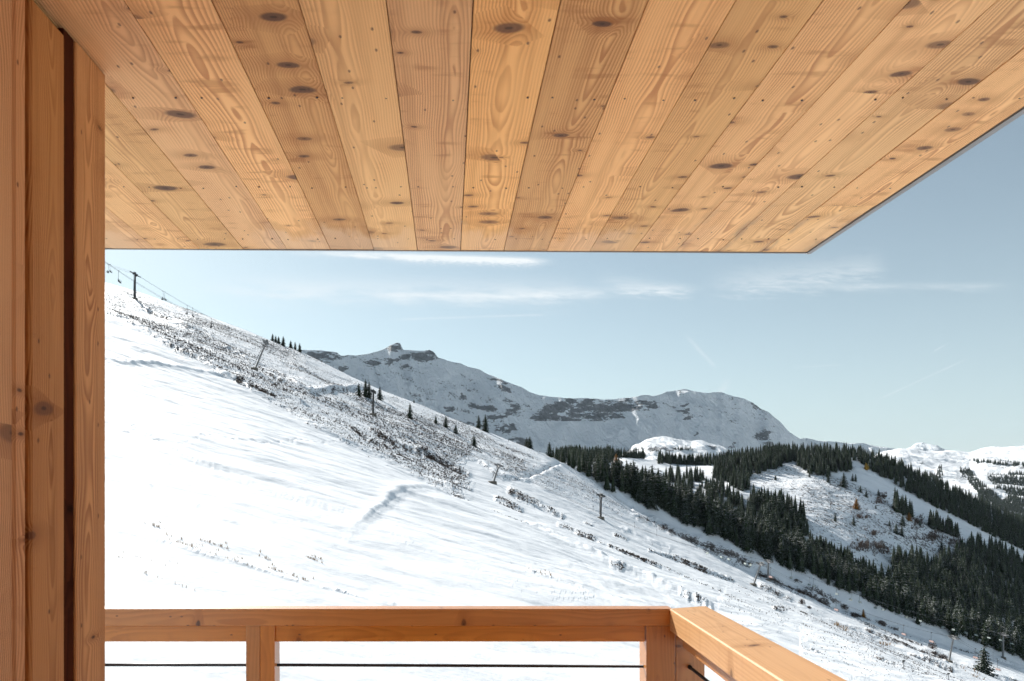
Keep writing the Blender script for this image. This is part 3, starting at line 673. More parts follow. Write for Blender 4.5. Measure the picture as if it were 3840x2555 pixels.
# ------------------------------------------------------------------ trees
def spruce_mesh(seed, whorls, per, leafs, width=.19, gap=0.0, base=.04):
    """crown of unit height: drooping sprays of small faces round a slim core"""
    r = random.Random(seed); V, Fc = [], []
    def tri(a, b, c): n = len(V); V.extend((a, b, c)); Fc.append((n, n + 1, n + 2))
    lean = r.uniform(-.01, .01)
    for k in range(whorls):
        t = (k + r.uniform(-.3, .3)) / whorls; t = min(max(t, 0), .985)
        z = base + (1 - base) * t
        R = width * 1.08 * (1 - t) ** .66 * r.uniform(.82, 1.12) + .008
        if t < .08: R *= .8
        a0 = r.uniform(0, 6.28)
        for i in range(per if t < .8 else max(4, per - 3)):
            if r.random() < gap: continue
            a = a0 + 6.283 * i / per + r.uniform(-.25, .25); L = R * r.uniform(.72, 1.18)
            dx, dy = math.cos(a), math.sin(a); droop = L * r.uniform(.25, .60)
            wd = L * r.uniform(.38, .58) + .008
            def pt(f, side, dn=0.0):
                zz_ = z - droop * f ** 1.3 + .10 * L * (f ** 3) - dn
                return (dx * L * f - dy * side * wd + lean * z, dy * L * f + dx * side * wd, zz_)
            tri(pt(.05, -.35), pt(1.0, r.uniform(-.2, .2)), pt(.05, .35))
            for q in range(leafs):
                f = .22 + .72 * (q + r.random() * .6) / leafs; sd = 1 if q % 2 else -1
                wv = (1.05 - f) * r.uniform(.7, 1.2) + .15
                tri(pt(f - .10, 0), pt(f + .16, sd * wv, r.uniform(.02, .10) * L + .004), pt(f + .10, 0))
                if leafs > 3 and r.random() < .7: tri(pt(f - .08, 0), pt(f + .02, sd * wv * .35, r.uniform(.12, .3) * L + .008), pt(f + .10, 0))
    # slim inner core so the middle stays dense
    n = 7; prev = None
    for k in range(7):
        t = k / 6; z = base + .02 + (.96 - base) * t; rr = width * .42 * (1 - t) ** .9 + .002
        ring = [(math.cos(6.283 * i / n) * rr * r.uniform(.8, 1.2), math.sin(6.283 * i / n) * rr * r.uniform(.8, 1.2), z - r.uniform(0, .03)) for i in range(n)]
        if prev:
            for i in range(n):
                j = (i + 1) % n; tri(prev[i], prev[j], ring[j]); tri(prev[i], ring[j], ring[i])
        prev = ring
    return np.array(V, np.float32), np.array(Fc, np.int32)
SPR = [spruce_mesh(100 + i, 19, 9, 5, width=wd, gap=gp) for i, (wd, gp) in enumerate(((.23, .05), (.26, .08), (.21, .05), (.28, .1), (.24, .08), (.20, .0)))]
LOW = [spruce_mesh(300 + i, 9, 7, 3, width=wd) for i, wd in enumerate((.22, .25, .27, .20))]
_dx = []
for i, (v, f) in enumerate(SPR):
    o = mesh_np('crown', v, f, [M_NEEDLE]); _dx.append(o.data); bpy.data.objects.remove(o)
tb = MB(); tb.tube([(0, 0, -.06), (0, 0, .3), (0, 0, .9)], [.017, .013, .003], 7)
o = tb.build('trunk', M_BARK); TRUNK = o.data; bpy.data.objects.remove(o)
def crown_variant(m):
    out = []
    for i in (1, 3):
        me = _dx[i].copy(); me.materials.clear(); me.materials.append(m); out.append(me)
    return out
LARCH_ME = crown_variant(M_LARCH); LARCHY_ME = crown_variant(M_LARCHY)
def bare_tree_mesh(seed, m):
    r = random.Random(seed); b = MB()
    def grow(p, d, L, rad, dep):
        q = p + d * L; b.tube([p, q], [rad, rad * .6], 4, caps=False)
        if dep == 0: return
        for _ in range(3 if dep > 1 else 4):
            nd = (d + Vector((r.uniform(-.7, .7), r.uniform(-.7, .7), r.uniform(-.1, .5)))).normalized(); grow(q if r.random() < .6 else p.lerp(q, .6), nd, L * r.uniform(.5, .75), rad * .6, dep - 1)
    grow(Vector((0, 0, .25)), Vector((0, 0, 1)), .28, .014, 4)
    o = b.build('crown', m); me = o.data; bpy.data.objects.remove(o); return me
BARE_ME = [bare_tree_mesh(1, M_TWIG), bare_tree_mesh(2, M_TWIG)]
def put_tree(name, P, H, label, cat='tree', group=None, me=None, sx=1.0):
    H *= 1.08; e = empty(name, P - Vector((0, 0, .2)), rnd.uniform(0, 6.28), H); e.scale = (H * sx, H * sx, H)
    e.rotation_euler = (rnd.uniform(-.015, .015), rnd.uniform(-.015, .015), rnd.uniform(0, 6.28))
    tag(e, label, cat, group)
    for nm, d in (('trunk', TRUNK), ('crown', me or _dx[rnd.randrange(6)])):
        c = bpy.data.objects.new(nm, d); C.objects.link(c); c.parent = e
    return e
def H_of(P, hpx): return hpx / F * P.y
# trees standing alone or in small knots on the near slope: photo foot x, y, height
LONE = [
    (1022,1276,30,'left end spruce of the knot on the skyline right of the highest slanted lift pylon'),
    (1034,1284,27,'second spruce of the four-tree knot on the bare skyline above the slanted pylon'),
    (1045,1288,29,'third spruce of the four-tree knot on the bare skyline above the slanted pylon'),
    (1062,1298,37,'tallest spruce of the skyline knot, standing at its lower right end'),
    (1090,1306,30,'left spruce of the three in a row just where the mountain meets the skyline'),
    (1107,1312,31,'middle spruce of the three in a row where the mountain meets the skyline'),
    (1124,1321,34,'right spruce of the three in a row where the mountain meets the skyline'),
    (1346,1486,50,'slim spruce at the left of the group beside the upright pylon below the path end'),
    (1371,1490,68,'tallest spruce in the group beside the upright pylon, its left twin'),
    (1384,1494,62,'broad spruce directly behind the upright pylon, touching the tallest one'),
    (1424,1501,50,'spruce just right of the upright pylon, alone with a long shadow'),
    (1552,1511,14,'tiny spruce poking over the snowy skyline above the lone broad spruce'),
    (1537,1571,60,'broad lone spruce standing on open snow midway down the slope'),
    (1634,1590,31,'short spruce, first of the loose line right of the broad lone spruce'),
    (1672,1604,43,'middle and tallest spruce of the loose line of three on open snow'),
    (1709,1627,35,'slim spruce, lowest of the loose line of three on open snow'),
    (1777,1675,43,'single bushy spruce low on the slope in front of the skyline pair'),
    (1795,1604,49,'left spruce of the big skyline pair against the shaded mountain'),
    (1820,1619,64,'right and taller spruce of the big skyline pair against the shaded mountain'),
    (1975,1674,36,'left spruce of the small skyline pair uphill of the forest edge'),
    (1987,1682,45,'right spruce of the small skyline pair uphill of the forest edge'),
    (2061,1713,55,'first spruce of the forest edge, standing a little apart on the skyline'),
    (3689,2525,99,'large solitary spruce on the open slope at the lower right corner')]
for fx, fy, hp, lab in LONE:
    P = on_near(fx, fy); put_tree('spruce', P, H_of(P, hp), lab, sx=1.15 if hp > 55 and fx < 3000 else 1.25 if fx > 3000 else 1.2)
n_ind = len(LONE)
specs = []      # (px height, P, H, where)
def add_spec(P, H, where): specs.append((H / P.y * F, P, H, where))
# near forest edge: rows on and behind the shoulder
def near_ys(fx): return float(np.interp((fx - CX) / F, _uc, _ysky))
fx = 2088.0
while fx < 4050:
    t = min(1, max(0, (fx - 2080) / 320)); hp = 62 + 55 * t if fx < 2700 else 117 - 22 * min(1, (fx - 2700) / 600)
    for row in range(5):
        if row > 0 and fx < 2120 + 25 * row: continue
        ff = fx + rnd.uniform(-14, 14); u = (ff - CX) / F
        y = near_ys(ff) + (-3, 7, 16, 26, 37)[row] + rnd.uniform(-3, 3)
        P = Vector((u * y, y, near_h(u * y, y)))
        k = rnd.choice((rnd.uniform(.72, 1.0), rnd.uniform(.85, 1.12)))
        add_spec(P, H_of(P, hp * k) * (1 + .06 * row), 'edge')
    fx += (20 + 5 * rnd.random()) if fx > 2200 else 24
def fill(poly, n, hm, where, surf='mid', lim=40000):
    n = int(n * 1.5); p = np.array(poly); x0, y0 = p.min(0); x1, y1 = p.max(0); got = 0; tries = 0; pts = []
    while got < n and tries < lim:
        tries += 1
        fx, fy = rnd.uniform(x0, x1), rnd.uniform(y0, y1)
        if not bool(in_poly(np.array([fx]), np.array([fy]), poly)[0]): continue
        if any(abs(a - fx) < 3.5 and abs(b - fy) < 2.0 for a, b in pts): continue
        P = on_mid(fx, fy) if surf == 'mid' else surf(fx, fy)
        pts.append((fx, fy)); got += 1
        add_spec(P, rnd.uniform(*hm), where)
# gully woods showing above the near edge
sk = [(x, float(SKY_NEAR(x))) for x in range(2240, 3861, 60)]
fill(sk + [(x, y - (10 + 62 * min(1, (x - 2200) / 260.))) for x, y in reversed(sk)], 560, (13, 20), 'gully')
# hill top wood and the big blob under it
fill(z5((1130,822),(1640,842),(1660,820),(1640,800),(1130,770)), 60, (12, 18), 'hilltop')
fill(z5((1640,850),(1640,790),(1800,740),(2316,690),(2316,820),(2180,870),(2080,900),(1960,940),(1940,1070),(1850,1060),(1740,980),(1640,1010),(1620,960)), 210, (11, 17), 'blob')
fill(z6((-40,235),(720,225),(755,395),(600,430),(540,470),(450,440),(380,430),(330,400),(250,335),(50,345),(0,395),(-60,380)), 240, (11, 17), 'blob')
fill(z6((740,240),(1000,290),(1180,360),(1400,470),(1900,700),(2330,890),(2400,1170),(2316,1130),(1940,950),(1700,820),(1500,730),(1280,610),(1120,510),(1050,470),(930,410),(890,370),(820,330),(760,320)), 480, (11, 16), 'belt')
fill(z6((1120,1240),(1300,1200),(1490,1240),(1530,1310),(1620,1200),(1700,1160),(1850,1090),(2100,1110),(2200,1210),(2400,1280),(2500,1800),(1500,1700),(1150,1420)), 420, (13, 20), 'lower')
fill(z6((1150,780),(1340,850),(1300,800),(1180,740)), 8, (16, 22), 'lower'); fill(z6((1450,920),(1740,1020),(1720,1000),(1480,890)), 14, (15, 21), 'lower')
fill(z6((-60,780),(200,800),(340,870),(330,900),(0,850)), 14, (17, 25), 'gully'); fill(z5((1190,960),(1520,950),(1520,990),(1190,1000)), 12, (12, 19), 'gully'); fill(z5((2000,1200),(2316,1230),(2316,1280),(2000,1260)), 16, (15, 22), 'gully')
fill(z5((640,748),(1000,768),(1000,775),(640,756)), 30, (10, 15), 'hilltop'); fill(z5((200,745),(720,750),(720,760),(200,760)), 46, (12, 18), 'hilltop')
fill(z6((1140,745),(1190,770),(1160,780)), 3, (20, 27), 'lower')
fill(z5((150,770),(720,770),(720,812),(330,860),(180,800)), 56, (14, 19), 'gully')
fill(z5((1950,1130),(2316,1250),(2316,1500),(2000,1400),(1900,1250)), 40, (12, 18), 'gully'); fill(z6((-60,780),(330,860),(380,1000),(100,1000),(-60,900)), 40, (12, 18), 'gully')
fill(z5((1240,900),(1520,950),(1700,1060),(1900,1180),(1900,1260),(1500,1130),(1240,1010)), 55, (11, 17), 'gully')
# clearing trees, singled out one by one
CLR = [(68,484,45,'small spruce near the upper left corner of the speckled clearing'),(685,552,130,'tallest spruce at the upper edge of the speckled clearing, below the wood'),(765,495,70,'left of the two spruces where the pale ski run begins'),(792,502,68,'right of the two spruces where the pale ski run begins'),
    (835,597,62,'slim lone spruce on the ridge between clearing and ski run'),(888,642,65,'spruce lower on the ridge between clearing and ski run'),(975,747,36,'smallest spruce in the right half of the clearing'),
    (608,862,80,'lone spruce near the middle of the clearing, left of the others'),(775,896,76,'lone spruce below the rust-coloured larch in the clearing'),(1100,904,60,'short spruce at the left of the small cluster low in the clearing'),
    (1160,972,98,'left one of the two dark spruces low in the clearing'),(1210,992,102,'right and lower one of the two dark spruces in the clearing'),(1218,902,92,'spruce directly above the two dark spruces in the clearing'),
    (1375,905,62,'spruce by the bushes just below the ski run bend'),(375,457,50,'little spruce hanging below the left wood edge'),(545,507,62,'dark little spruce under the wood edge, left of the tallest one'),(1000,632,62,'first spruce of the thin line above the cluster by the ski run'),(1570,1160,120,'bushy dark spruce standing alone at the foot of the clearing')]
for a, b, h, lab in CLR:
    (fx, fy), = z6((a, b)); P = on_mid(fx, fy); put_tree('spruce', P, H_of(P, h / 2.4125), lab, sx=1.2); n_ind += 1
for a, b, h, lab, me in [(800,748,95,'rust-brown larch glowing in the middle of the speckled clearing',LARCH_ME[0]),(888,392,64,'bright yellow larch at the top of the pale ski run',LARCHY_ME[1]),(1275,852,72,'small rust-brown larch below the dark cluster by the ski run',LARCH_ME[1]),(1760,1160,90,'golden larch among the dark spruces at the clearing foot',LARCHY_ME[0])]:
    (fx, fy), = z6((a, b)); P = on_mid(fx, fy); put_tree('larch', P, H_of(P, h / 2.4125), lab, me=me, sx=1.5); n_ind += 1
(fx, fy), = z5((750, 872)); P = on_mid(fx, 1745); put_tree('larch', P, H_of(P, 42), 'orange larch tip showing between the near forest spruces', me=LARCH_ME[0], sx=1.4); n_ind += 1
for a, b, h, lab in [(900,1135,115,'bare brown tree at the lower left foot of the clearing'),(565,745,75,'grey leafless tree at the left middle of the clearing'),(1040,1150,90,'bare brown tree right of the other one at the clearing foot'),(1105,975,70,'thin leafless tree beside the two dark spruces'),(1345,990,80,'faint bare tree between the ski run and the lower wood')]:
    (fx, fy), = z6((a, b)); P = on_mid(fx, fy); put_tree('bare_tree', P, H_of(P, h / 2.4125), lab, me=BARE_ME[n_ind % 2], sx=1.5); n_ind += 1
fx, fy = 3238, 2315; P = on_near(fx, fy); put_tree('larch', P, H_of(P, 30), 'small orange young larch beside the lower lift line', me=LARCH_ME[0], sx=1.1); n_ind += 1
# the largest in the photo become trees of their own, the rest one mass
def shown(s):
    P, H = s[1], s[2]; fx = CX + F * P.x / P.y; top = CY - F * (P.z + H) / P.y
    return -60 < fx < 3860 and top < float(SKY_NEAR(fx)) - 6
specs = [s for s in specs]
inview = sorted([s for s in specs if shown(s)], key=lambda s: -s[0])
cap = 292 - n_ind
LAB = {'edge': ('tall dark spruce in the packed forest edge along the near slope shoulder', 'spruces of the near forest edge'),
       'gully': ('dark spruce in the gully wood rising behind the near forest edge', 'spruces in the gully wood'),
       'lower': ('dark green spruce in the lower wood below the clearing', 'spruces of the lower wood'),
       'blob': ('dark spruce in the wood above the speckled clearing', 'spruces above the clearing'), 'belt': ('dark spruce in the long belt beyond the pale ski run', 'spruces of the long belt'),
       'hilltop': ('dark spruce on the hilltop crest behind the snow meadow', 'spruces on the hilltop crest')}
big = inview[:cap]; ids = set(map(id, big))
for s in big:
    lab, grp = LAB[s[3]]; put_tree('spruce', s[1], s[2], lab, group=grp, sx=rnd.uniform(.9, 1.35))
def forest_mass(name, items, src, m, label=None):
    Vs, Fs, n = [], [], 0
    for P, H in items:
        v, f = src[rnd.randrange(len(src))]; a = rnd.uniform(0, 6.28); c, s_ = math.cos(a), math.sin(a); sx = rnd.uniform(1.0, 1.5) * H
        q = np.empty_like(v); q[:, 0] = (v[:, 0] * c - v[:, 1] * s_) * sx + P.x; q[:, 1] = (v[:, 0] * s_ + v[:, 1] * c) * sx + P.y; q[:, 2] = v[:, 2] * H + P.z - .3
        Vs.append(q); Fs.append(f + n); n += len(v)
    o = mesh_np(name, np.concatenate(Vs), np.concatenate(Fs), [m])
    tag(o, label, 'forest', kind='stuff'); return o
forest_mass('spruce_forest', [(s[1], s[2]) for s in specs if id(s) not in ids], LOW, M_FOREST, 'dense dark spruce wood covering the hill behind the near forest edge')
# far woods on the sunlit alp and the knoll
far = []
def ffill(poly, n, hm, h, spread=4):
    p = np.array(poly); x0, y0 = p.min(0); x1, y1 = p.max(0); got = 0; t = 0
    while got < n and t < 30000:
        t += 1; fx, fy = rnd.uniform(x0, x1), rnd.uniform(y0, y1)
        if bool(in_poly(np.array([fx]), np.array([fy]), poly)[0]): far.append((h(fx, fy), rnd.uniform(*hm))); got += 1
ffill(z6((1815,318),(1950,328),(2316,358),(2420,365),(2420,350),(2316,342),(1950,316),(1815,306)), 110, (16, 26), h_al)
ffill(z6((2130,440),(2200,420),(2420,440),(2420,1000),(2316,860),(2170,790),(2140,700),(2170,620),(2130,560)), 820, (15, 24), h_al)
ffill(z6((1740,390),(1830,390),(1900,480),(1960,540),(2050,600),(2160,720),(2170,790),(2010,740),(1900,660),(1910,600),(1850,540),(1760,450)), 620, (14, 22), h_al)
ffill(z6((1440,420),(1590,430),(1560,480),(1400,500),(1380,440)), 60, (16, 26), h_al); ffill(z6((1540,370),(1570,370),(1590,430),(1540,430)), 16, (16, 24), h_al)
ffill(z6((1980,440),(2120,440),(2130,560),(2060,560)), 130, (12, 20), h_al); ffill(z6((1700,555),(1800,570),(1780,585),(1700,570)), 20, (6, 10), h_al); ffill(z6((1560,510),(1625,540),(1610,550),(1550,520)), 10, (14, 22), h_al)
ffill(z6((1370,328),(1420,326),(1420,334),(1370,336)), 8, (5, 9), h_al)
ffill(z5((1280,690),(1440,700),(1430,680),(1300,680)), 26, (9, 14), h_kn); ffill(z5((1430,612),(1530,612),(1530,606),(1430,606)), 16, (8, 13), h_kn); ffill(z5((930,690),(1000,690),(1000,680),(930,680)), 4, (10, 15), h_kn)
ffill(z5((940,765),(1020,765),(1020,735),(940,735)), 20, (10, 16), h_kn); ffill(z5((1080,700),(1140,705),(1140,695),(1080,690)), 4, (8, 13), h_kn); ffill(z5((740,755),(850,755),(850,740),(740,740)), 16, (12, 18), h_kn)
forest_mass('distant_forest', far, LOW, M_FOREST, 'far-off bluish woods and scattered trees on the sunlit alp at the right')
# thin scrub on the clearing
scrub = []
def tufts(name, pts, m, label, cat, up=1.0, thin=1.0):
    Vs, Fs, n = [], [], 0
    for P, s in pts:
        k = rnd.randint(4, 7); 
        for i in range(k):
            a = rnd.uniform(0, 6.28); r0 = rnd.uniform(0, .35) * s; bx, by = math.cos(a) * r0, math.sin(a) * r0
            hh = s * rnd.uniform(.45, 1.0) * up; lx, ly = rnd.uniform(-.45, .45) * s, rnd.uniform(-.45, .45) * s; wd = s * rnd.uniform(.10, .2) * thin
            b = rnd.uniform(0, 6.28); wx, wy = math.cos(b) * wd, math.sin(b) * wd
            Vs += [(P[0] + bx - wx, P[1] + by - wy, P[2] - .05), (P[0] + bx + wx, P[1] + by + wy, P[2] - .05), (P[0] + bx + lx + wx * .7, P[1] + by + ly + wy * .7, P[2] + hh), (P[0] + bx + lx - wx * .5, P[1] + by + ly - wy * .5, P[2] + hh * .8)]
            Fs.append((n, n + 1, n + 2, n + 3)); n += 4
    o = mesh_np(name, np.array(Vs), np.array(Fs), [m]); tag(o, label, cat, kind='stuff'); return o
flat = np.nonzero((cover > .18) & vis & (Yg > 60))
wgt = np.clip(cover[flat] - .10, 0, 1) ** 1.0 * scl[flat] ** 1.5
pick = rng.choice(len(wgt), 44000, p=wgt / wgt.sum())
pts = []
for k in pick:
    i, j = flat[0][k], flat[1][k]; c = cover[i, j]
    sz = min((.12 + .34 * c) * rnd.uniform(.6, 1.5), (2.5 + 4.5 * c) * rnd.uniform(.7, 1.3) / F * Yg[i, j])
    pts.append(((Xg[i, j] + rnd.uniform(-.4, .4) * scl[i, j], Yg[i, j] + rnd.uniform(-.6, .6) * scl[i, j], Zg[i, j]), sz))
tufts('heather_scrub', pts, M_HEATH, 'dark brown heather and bilberry scrub poking through the snow', 'scrub')
pts = []
for line, n in ((zB((330,1130),(520,1195),(830,1285),(1050,1345),(1200,1390)), 90), (zB((520,1160),(700,1190)), 26), (zB((1185,1245),(1255,1268)), 26), (zB((20,1240),(400,1300)), 14), (zB((900,1235),(990,1300)), 16), (zC((1050,598),(1210,662)), 14), (zE((850,740),(1000,760)), 24), (zE((370,530),(480,600)), 30), (zB((160,1340),(600,1480)), 12), (zE((1700,1000),(1900,1110)), 20), (zB((200,1060),(340,1075)), 14)):
    for _ in range(n):
        t = rnd.random() * (len(line) - 1); i = min(int(t), len(line) - 2); f = t - i
        P = on_near(line[i][0] * (1 - f) + line[i + 1][0] * f + rnd.uniform(-14, 14), line[i][1] * (1 - f) + line[i + 1][1] * f + rnd.uniform(-7, 7))
        pts.append(((P.x, P.y, P.z), rnd.uniform(.12, .30)))
pts = [(p, s * (3.5 + 6 * rnd.random()) / F * p[1] / .21) for p, s in pts]
tufts('dry_grass', pts, M_GRASS, 'thin golden grass stalks standing out of the snow', 'grass', up=1.4, thin=.45)
pts = []
for _ in range(4200):
    (fx, fy), = z6((rnd.uniform(-300, 1750), rnd.uniform(380, 1300)))
    if rnd.random() > .25 + .75 * float(fbm(np.array([fx / 40.]), np.array([fy / 40.]), 3, 5)[0] > .52): continue
    if not bool(in_poly(np.array([fx]), np.array([fy]), z6((-300,380),(250,350),(700,480),(960,640),(1300,860),(1750,1080),(1650,1300),(700,1100),(300,900)))[0]): continue
    P = on_mid(fx, fy); pts.append(((P.x, P.y, P.z), rnd.uniform(.5, 1.5)))
for a, b, w_, h_, n in ((870, 1090, 130, 50, 130), (1020, 1110, 90, 50, 90), (1500, 1010, 90, 60, 120), (1350, 870, 60, 50, 70), (1040, 640, 60, 40, 60), (960, 975, 40, 16, 30), (840, 830, 90, 14, 40), (1010, 690, 60, 10, 30), (1700, 1060, 60, 40, 70)):
    for _ in range(n):
        (fx, fy), = z6((a + rnd.gauss(0, .5) * w_, b + rnd.gauss(0, .5) * h_)); P = on_mid(fx, fy); pts.append(((P.x, P.y, P.z), rnd.uniform(1.2, 3.4)))
tufts('hill_scrub', pts, M_TWIG, 'leafless brownish scrub dotting the clearing across the gully', 'scrub', up=1.2, thin=.5)
# round bushes one can tell apart
def bush(name, fx, fy, wpx, hpx, label):
    P = on_near(fx, fy); R = wpx / F * P.y / 2; Hh = hpx / F * P.y; V, Fs = [], []
    for k in range(420):
        a = rnd.uniform(0, 6.28); el = math.asin(rnd.random()); rr = rnd.uniform(.55, 1.0)
        c = Vector((math.cos(a) * math.cos(el) * R * rr, math.sin(a) * math.cos(el) * R * rr, math.sin(el) * Hh * rr)); s = R * rnd.uniform(.10, .2)
        d1 = Vector((rnd.uniform(-1, 1), rnd.uniform(-1, 1), rnd.uniform(-.3, 1))).normalized() * s; d2 = Vector((rnd.uniform(-1, 1), rnd.uniform(-1, 1), rnd.uniform(-1, 1))).normalized() * s * .5
        n = len(V); V += [c - d1, c + d2, c + d1]; Fs.append((n, n + 1, n + 2))
    for k in range(40):
        a = rnd.uniform(0, 6.28); el = rnd.uniform(.2, 1.4); q = Vector((math.cos(a) * math.cos(el) * R, math.sin(a) * math.cos(el) * R, math.sin(el) * Hh)) * .95
        n = len(V); V += [Vector((.06, 0, -.2)), Vector((-.06, 0, -.2)), q]; Fs.append((n, n + 1, n + 2))
    o = mesh_np(name, np.array([tuple(v) for v in V]), np.array(Fs), [M_SHRUB]); o.location = P; tag(o, label, 'bush')
bush('bush', 3008, 2266, 26, 24, 'round brown bush on open snow below the lift pylons')
bush('bush', 3034, 2283, 20, 11, 'low flat brown bush just below the round one')
bush('bush', 3496, 2434, 34, 28, 'large domed brown bush uphill of the lowest slanted pylon')
bush('bush', 3505, 2455, 30, 12, 'low brown bush under the large domed one')
bush('bush', 3535, 2468, 34, 15, 'low brown bush touching the foot of the lowest slanted pylon')
bush('bush', 3306, 2344, 38, 16, 'dark bush at the fold where the ground drops into shade')
bush('bush', 3165, 2285, 34, 18, 'yellowish dark bush on the fold below the pair of pylons')

# ------------------------------------------------------------------ chairlift
def dirv(a, b): d = (b - a); return d.normalized()
A_P = [on_near(505, 1122), on_near(1398, 1558), on_near(2252, 1945), on_near(2880, 2178), on_near(3761, 2469)]
A_H = [97, 90, 88, 74, 92]
B_P = [on_near(952, 1387), on_near(1846, 1812), on_near(2823, 2195), on_near(3557, 2483)]
B_T = [(1000, 1280), (1872, 1745), (2855, 2112), (3577, 2388)]
A_LAB = ['dark upright lift pylon high on the slope near the plank wall', 'dark upright lift pylon in front of the group of spruces', 'grey upright lift pylon standing alone between the slope paths and the forest',
         'upright lift pylon beside a slanted one, below the forest shadow', 'upright pale lift pylon at the forest edge in the lower right corner']
B_LAB = ['slanted grey lift pylon highest up, above the smooth snowfield', 'slanted lift pylon among heather midway down the slope', 'slanted lift pylon standing next to an upright one', 'slanted lift pylon beside the brown bushes in the lower right']
def pylon(P, top, along, label, m, arm=4.2, thick=.45, train=3.8):
    """P foot, top: vector foot->head; along: unit vector of the rope line"""
    e = empty('lift_pylon', P); tag(e, label, 'lift pylon', 'pylons of the two chairlifts')
    H = top.length; up = top.normalized(); side = along.cross(Vector((0, 0, 1))).normalized()
    b = MB(); b.tube([Vector((0, 0, -.8)), up * H * .97], [thick * 1.15, thick * .8], 10); b.build('mast', m, e, True)
    b = MB(); b.tube([Vector((0, 0, -.9)), Vector((0, 0, .35)), Vector((0, 0, .5))], [1.35, 1.2, .95], 12); b.build('concrete_base', M_CONCRETE, e)
    hub = up * H * .93
    b = MB(); R = Matrix((along, side, along.cross(side) * -1)).transposed()
    b.box(hub, (.45, arm, .5), 0, R); b.build('crossarm', m, e)
    for sgn in (-1, 1):
        b = MB(); c = hub + side * sgn * arm * .46 + Vector((0, 0, .15))
        b.box(c, (train, .2, .22), 0, R)
        for q in range(6):
            w0 = c + along * (-.45 + q * .18) * train + Vector((0, 0, .22)); b.tube([w0 - side * .12, w0 + side * .12], .2, 8)
        b.build('sheave_train', m, e)
    b = MB(); b.tube([hub, hub + up * H * .09], .10, 6)
    b.tube([hub + up * .9 - side * arm * .45, hub + up * .9 + side * arm * .45], .07, 5)
    b.tube([hub + up * .9 - side * arm * .45, hub - side * arm * .45], .06, 5); b.tube([hub + up * .9 + side * arm * .45, hub + side * arm * .45], .06, 5)
    b.box(hub + up * H * .09, (.7, .5, .35), 0, R); b.build('maintenance_frame', m, e)
    b = MB(); o1 = -along * (thick + .18)
    for q in (-.16, .16): b.tube([up * 1.2 + o1 + side * q, up * H * .92 + o1 + side * q], .035, 4)
    for q in range(int(H * .9 / .5)): b.tube([up * (1.3 + q * .5) + o1 - side * .16, up * (1.3 + q * .5) + o1 + side * .16], .025, 4)
    b.build('ladder', m, e)
    return [P + hub + side * sgn * arm * .46 + Vector((0, 0, .5)) for sgn in (-1, 1)]
tipsA, tipsB = [], []
def line_dir(P, q):                # plan direction of the whole lift, pitch of the rope at this pylon
    m = P[-1] - P[0]; d = Vector((m.x, m.y, 0)).normalized(); d.z = q.z / math.hypot(q.x, q.y); return d.normalized()
for i, P in enumerate(A_P):
    q = A_P[min(i + 1, 4)] - A_P[max(i - 1, 0)]; q = line_dir(A_P, q)
    tipsA.append(pylon(P, Vector((.25, 0, H_of(P, A_H[i]))), q, A_LAB[i], M_PYLON_DARK if i < 3 else M_PYLON, arm=3.6, thick=(.42, .32, .30, .36, .36)[i], train=(3.6, 1.6, 1.6, 2.2, 2.6)[i]))
for i, P in enumerate(B_P):
    q = B_P[min(i + 1, 3)] - B_P[max(i - 1, 0)]; tx, ty = B_T[i]; T = Vector(((tx - CX) / F * P.y, P.y, (CY - ty) / F * P.y))
    tipsB.append(pylon(P, T - P, line_dir(B_P, q), B_LAB[i], M_PYLON, arm=2.8, thick=.26, train=1.7))
def ext(ps, k=1.0):
    return [ps[0] + (ps[0] - ps[1]) * k] + ps + [ps[-1] + (ps[-1] - ps[-2]) * k]
def rope(tips, sidx, label, sag):
    ps = ext([t[sidx] for t in tips], .9); pts = []
    for a, b_ in zip(ps[:-1], ps[1:]):
        for k in range(12):
            t = k / 12; p = a.lerp(b_, t); p.z -= sag * 4 * t * (1 - t); pts.append(p)
    pts.append(ps[-1]); b = MB(); b.tube(pts, .032, 5); o = b.build('haul_rope', M_ROPE); tag(o, label, 'cable', 'haul ropes of the two chairlifts'); return pts
ropes = {('A', 0): rope(tipsA, 0, 'thin steel haul rope on the far side of the upright pylons', 3.0), ('A', 1): rope(tipsA, 1, 'thin steel haul rope on the near side of the upright pylons', 3.0),
         ('B', 0): rope(tipsB, 0, 'thin steel haul rope on the far side of the slanted pylons', 3.4), ('B', 1): rope(tipsB, 1, 'thin steel haul rope on the near side of the slanted pylons', 3.4)}
def chair_meshes(seatm):
    b = MB(); b.tube([(0, 0, 0), (0, .15, -.5), (0, .15, -2.3), (0, .05, -2.6)], .05, 5); b.box((0, 0, .02), (.5, .16, .2)); b.tube([(-.85, .05, -2.6), (.85, .05, -2.6)], .045, 5)
    b.tube([(-.85, .05, -2.6), (-.85, -.05, -3.5), (-.85, -.55, -3.5)], .04, 5); b.tube([(.85, .05, -2.6), (.85, -.05, -3.5), (.85, -.55, -3.5)], .04, 5)
    o1 = b.build('hanger', M_PYLON_DARK); b = MB(); b.box((0, -.3, -3.45), (1.7, .5, .12)); o2 = b.build('seat', seatm)
    b = MB(); b.box((0, .03, -3.1), (1.7, .08, .55)); o3 = b.build('backrest', seatm)
    b = MB(); b.tube([(-.85, .02, -2.95), (-.8, -.6, -3.0), (.8, -.6, -3.0), (.85, .02, -2.95)], .035, 5); o4 = b.build('safety_bar', M_PYLON_DARK)
    r = [o.data for o in (o1, o2, o3, o4)]
    for o in (o1, o2, o3, o4): bpy.data.objects.remove(o)
    return r
CHM = {'dark': chair_meshes(M_PYLON_DARK), 'pale': chair_meshes(M_WHITEPLAS), 'pink': chair_meshes(M_PINK)}
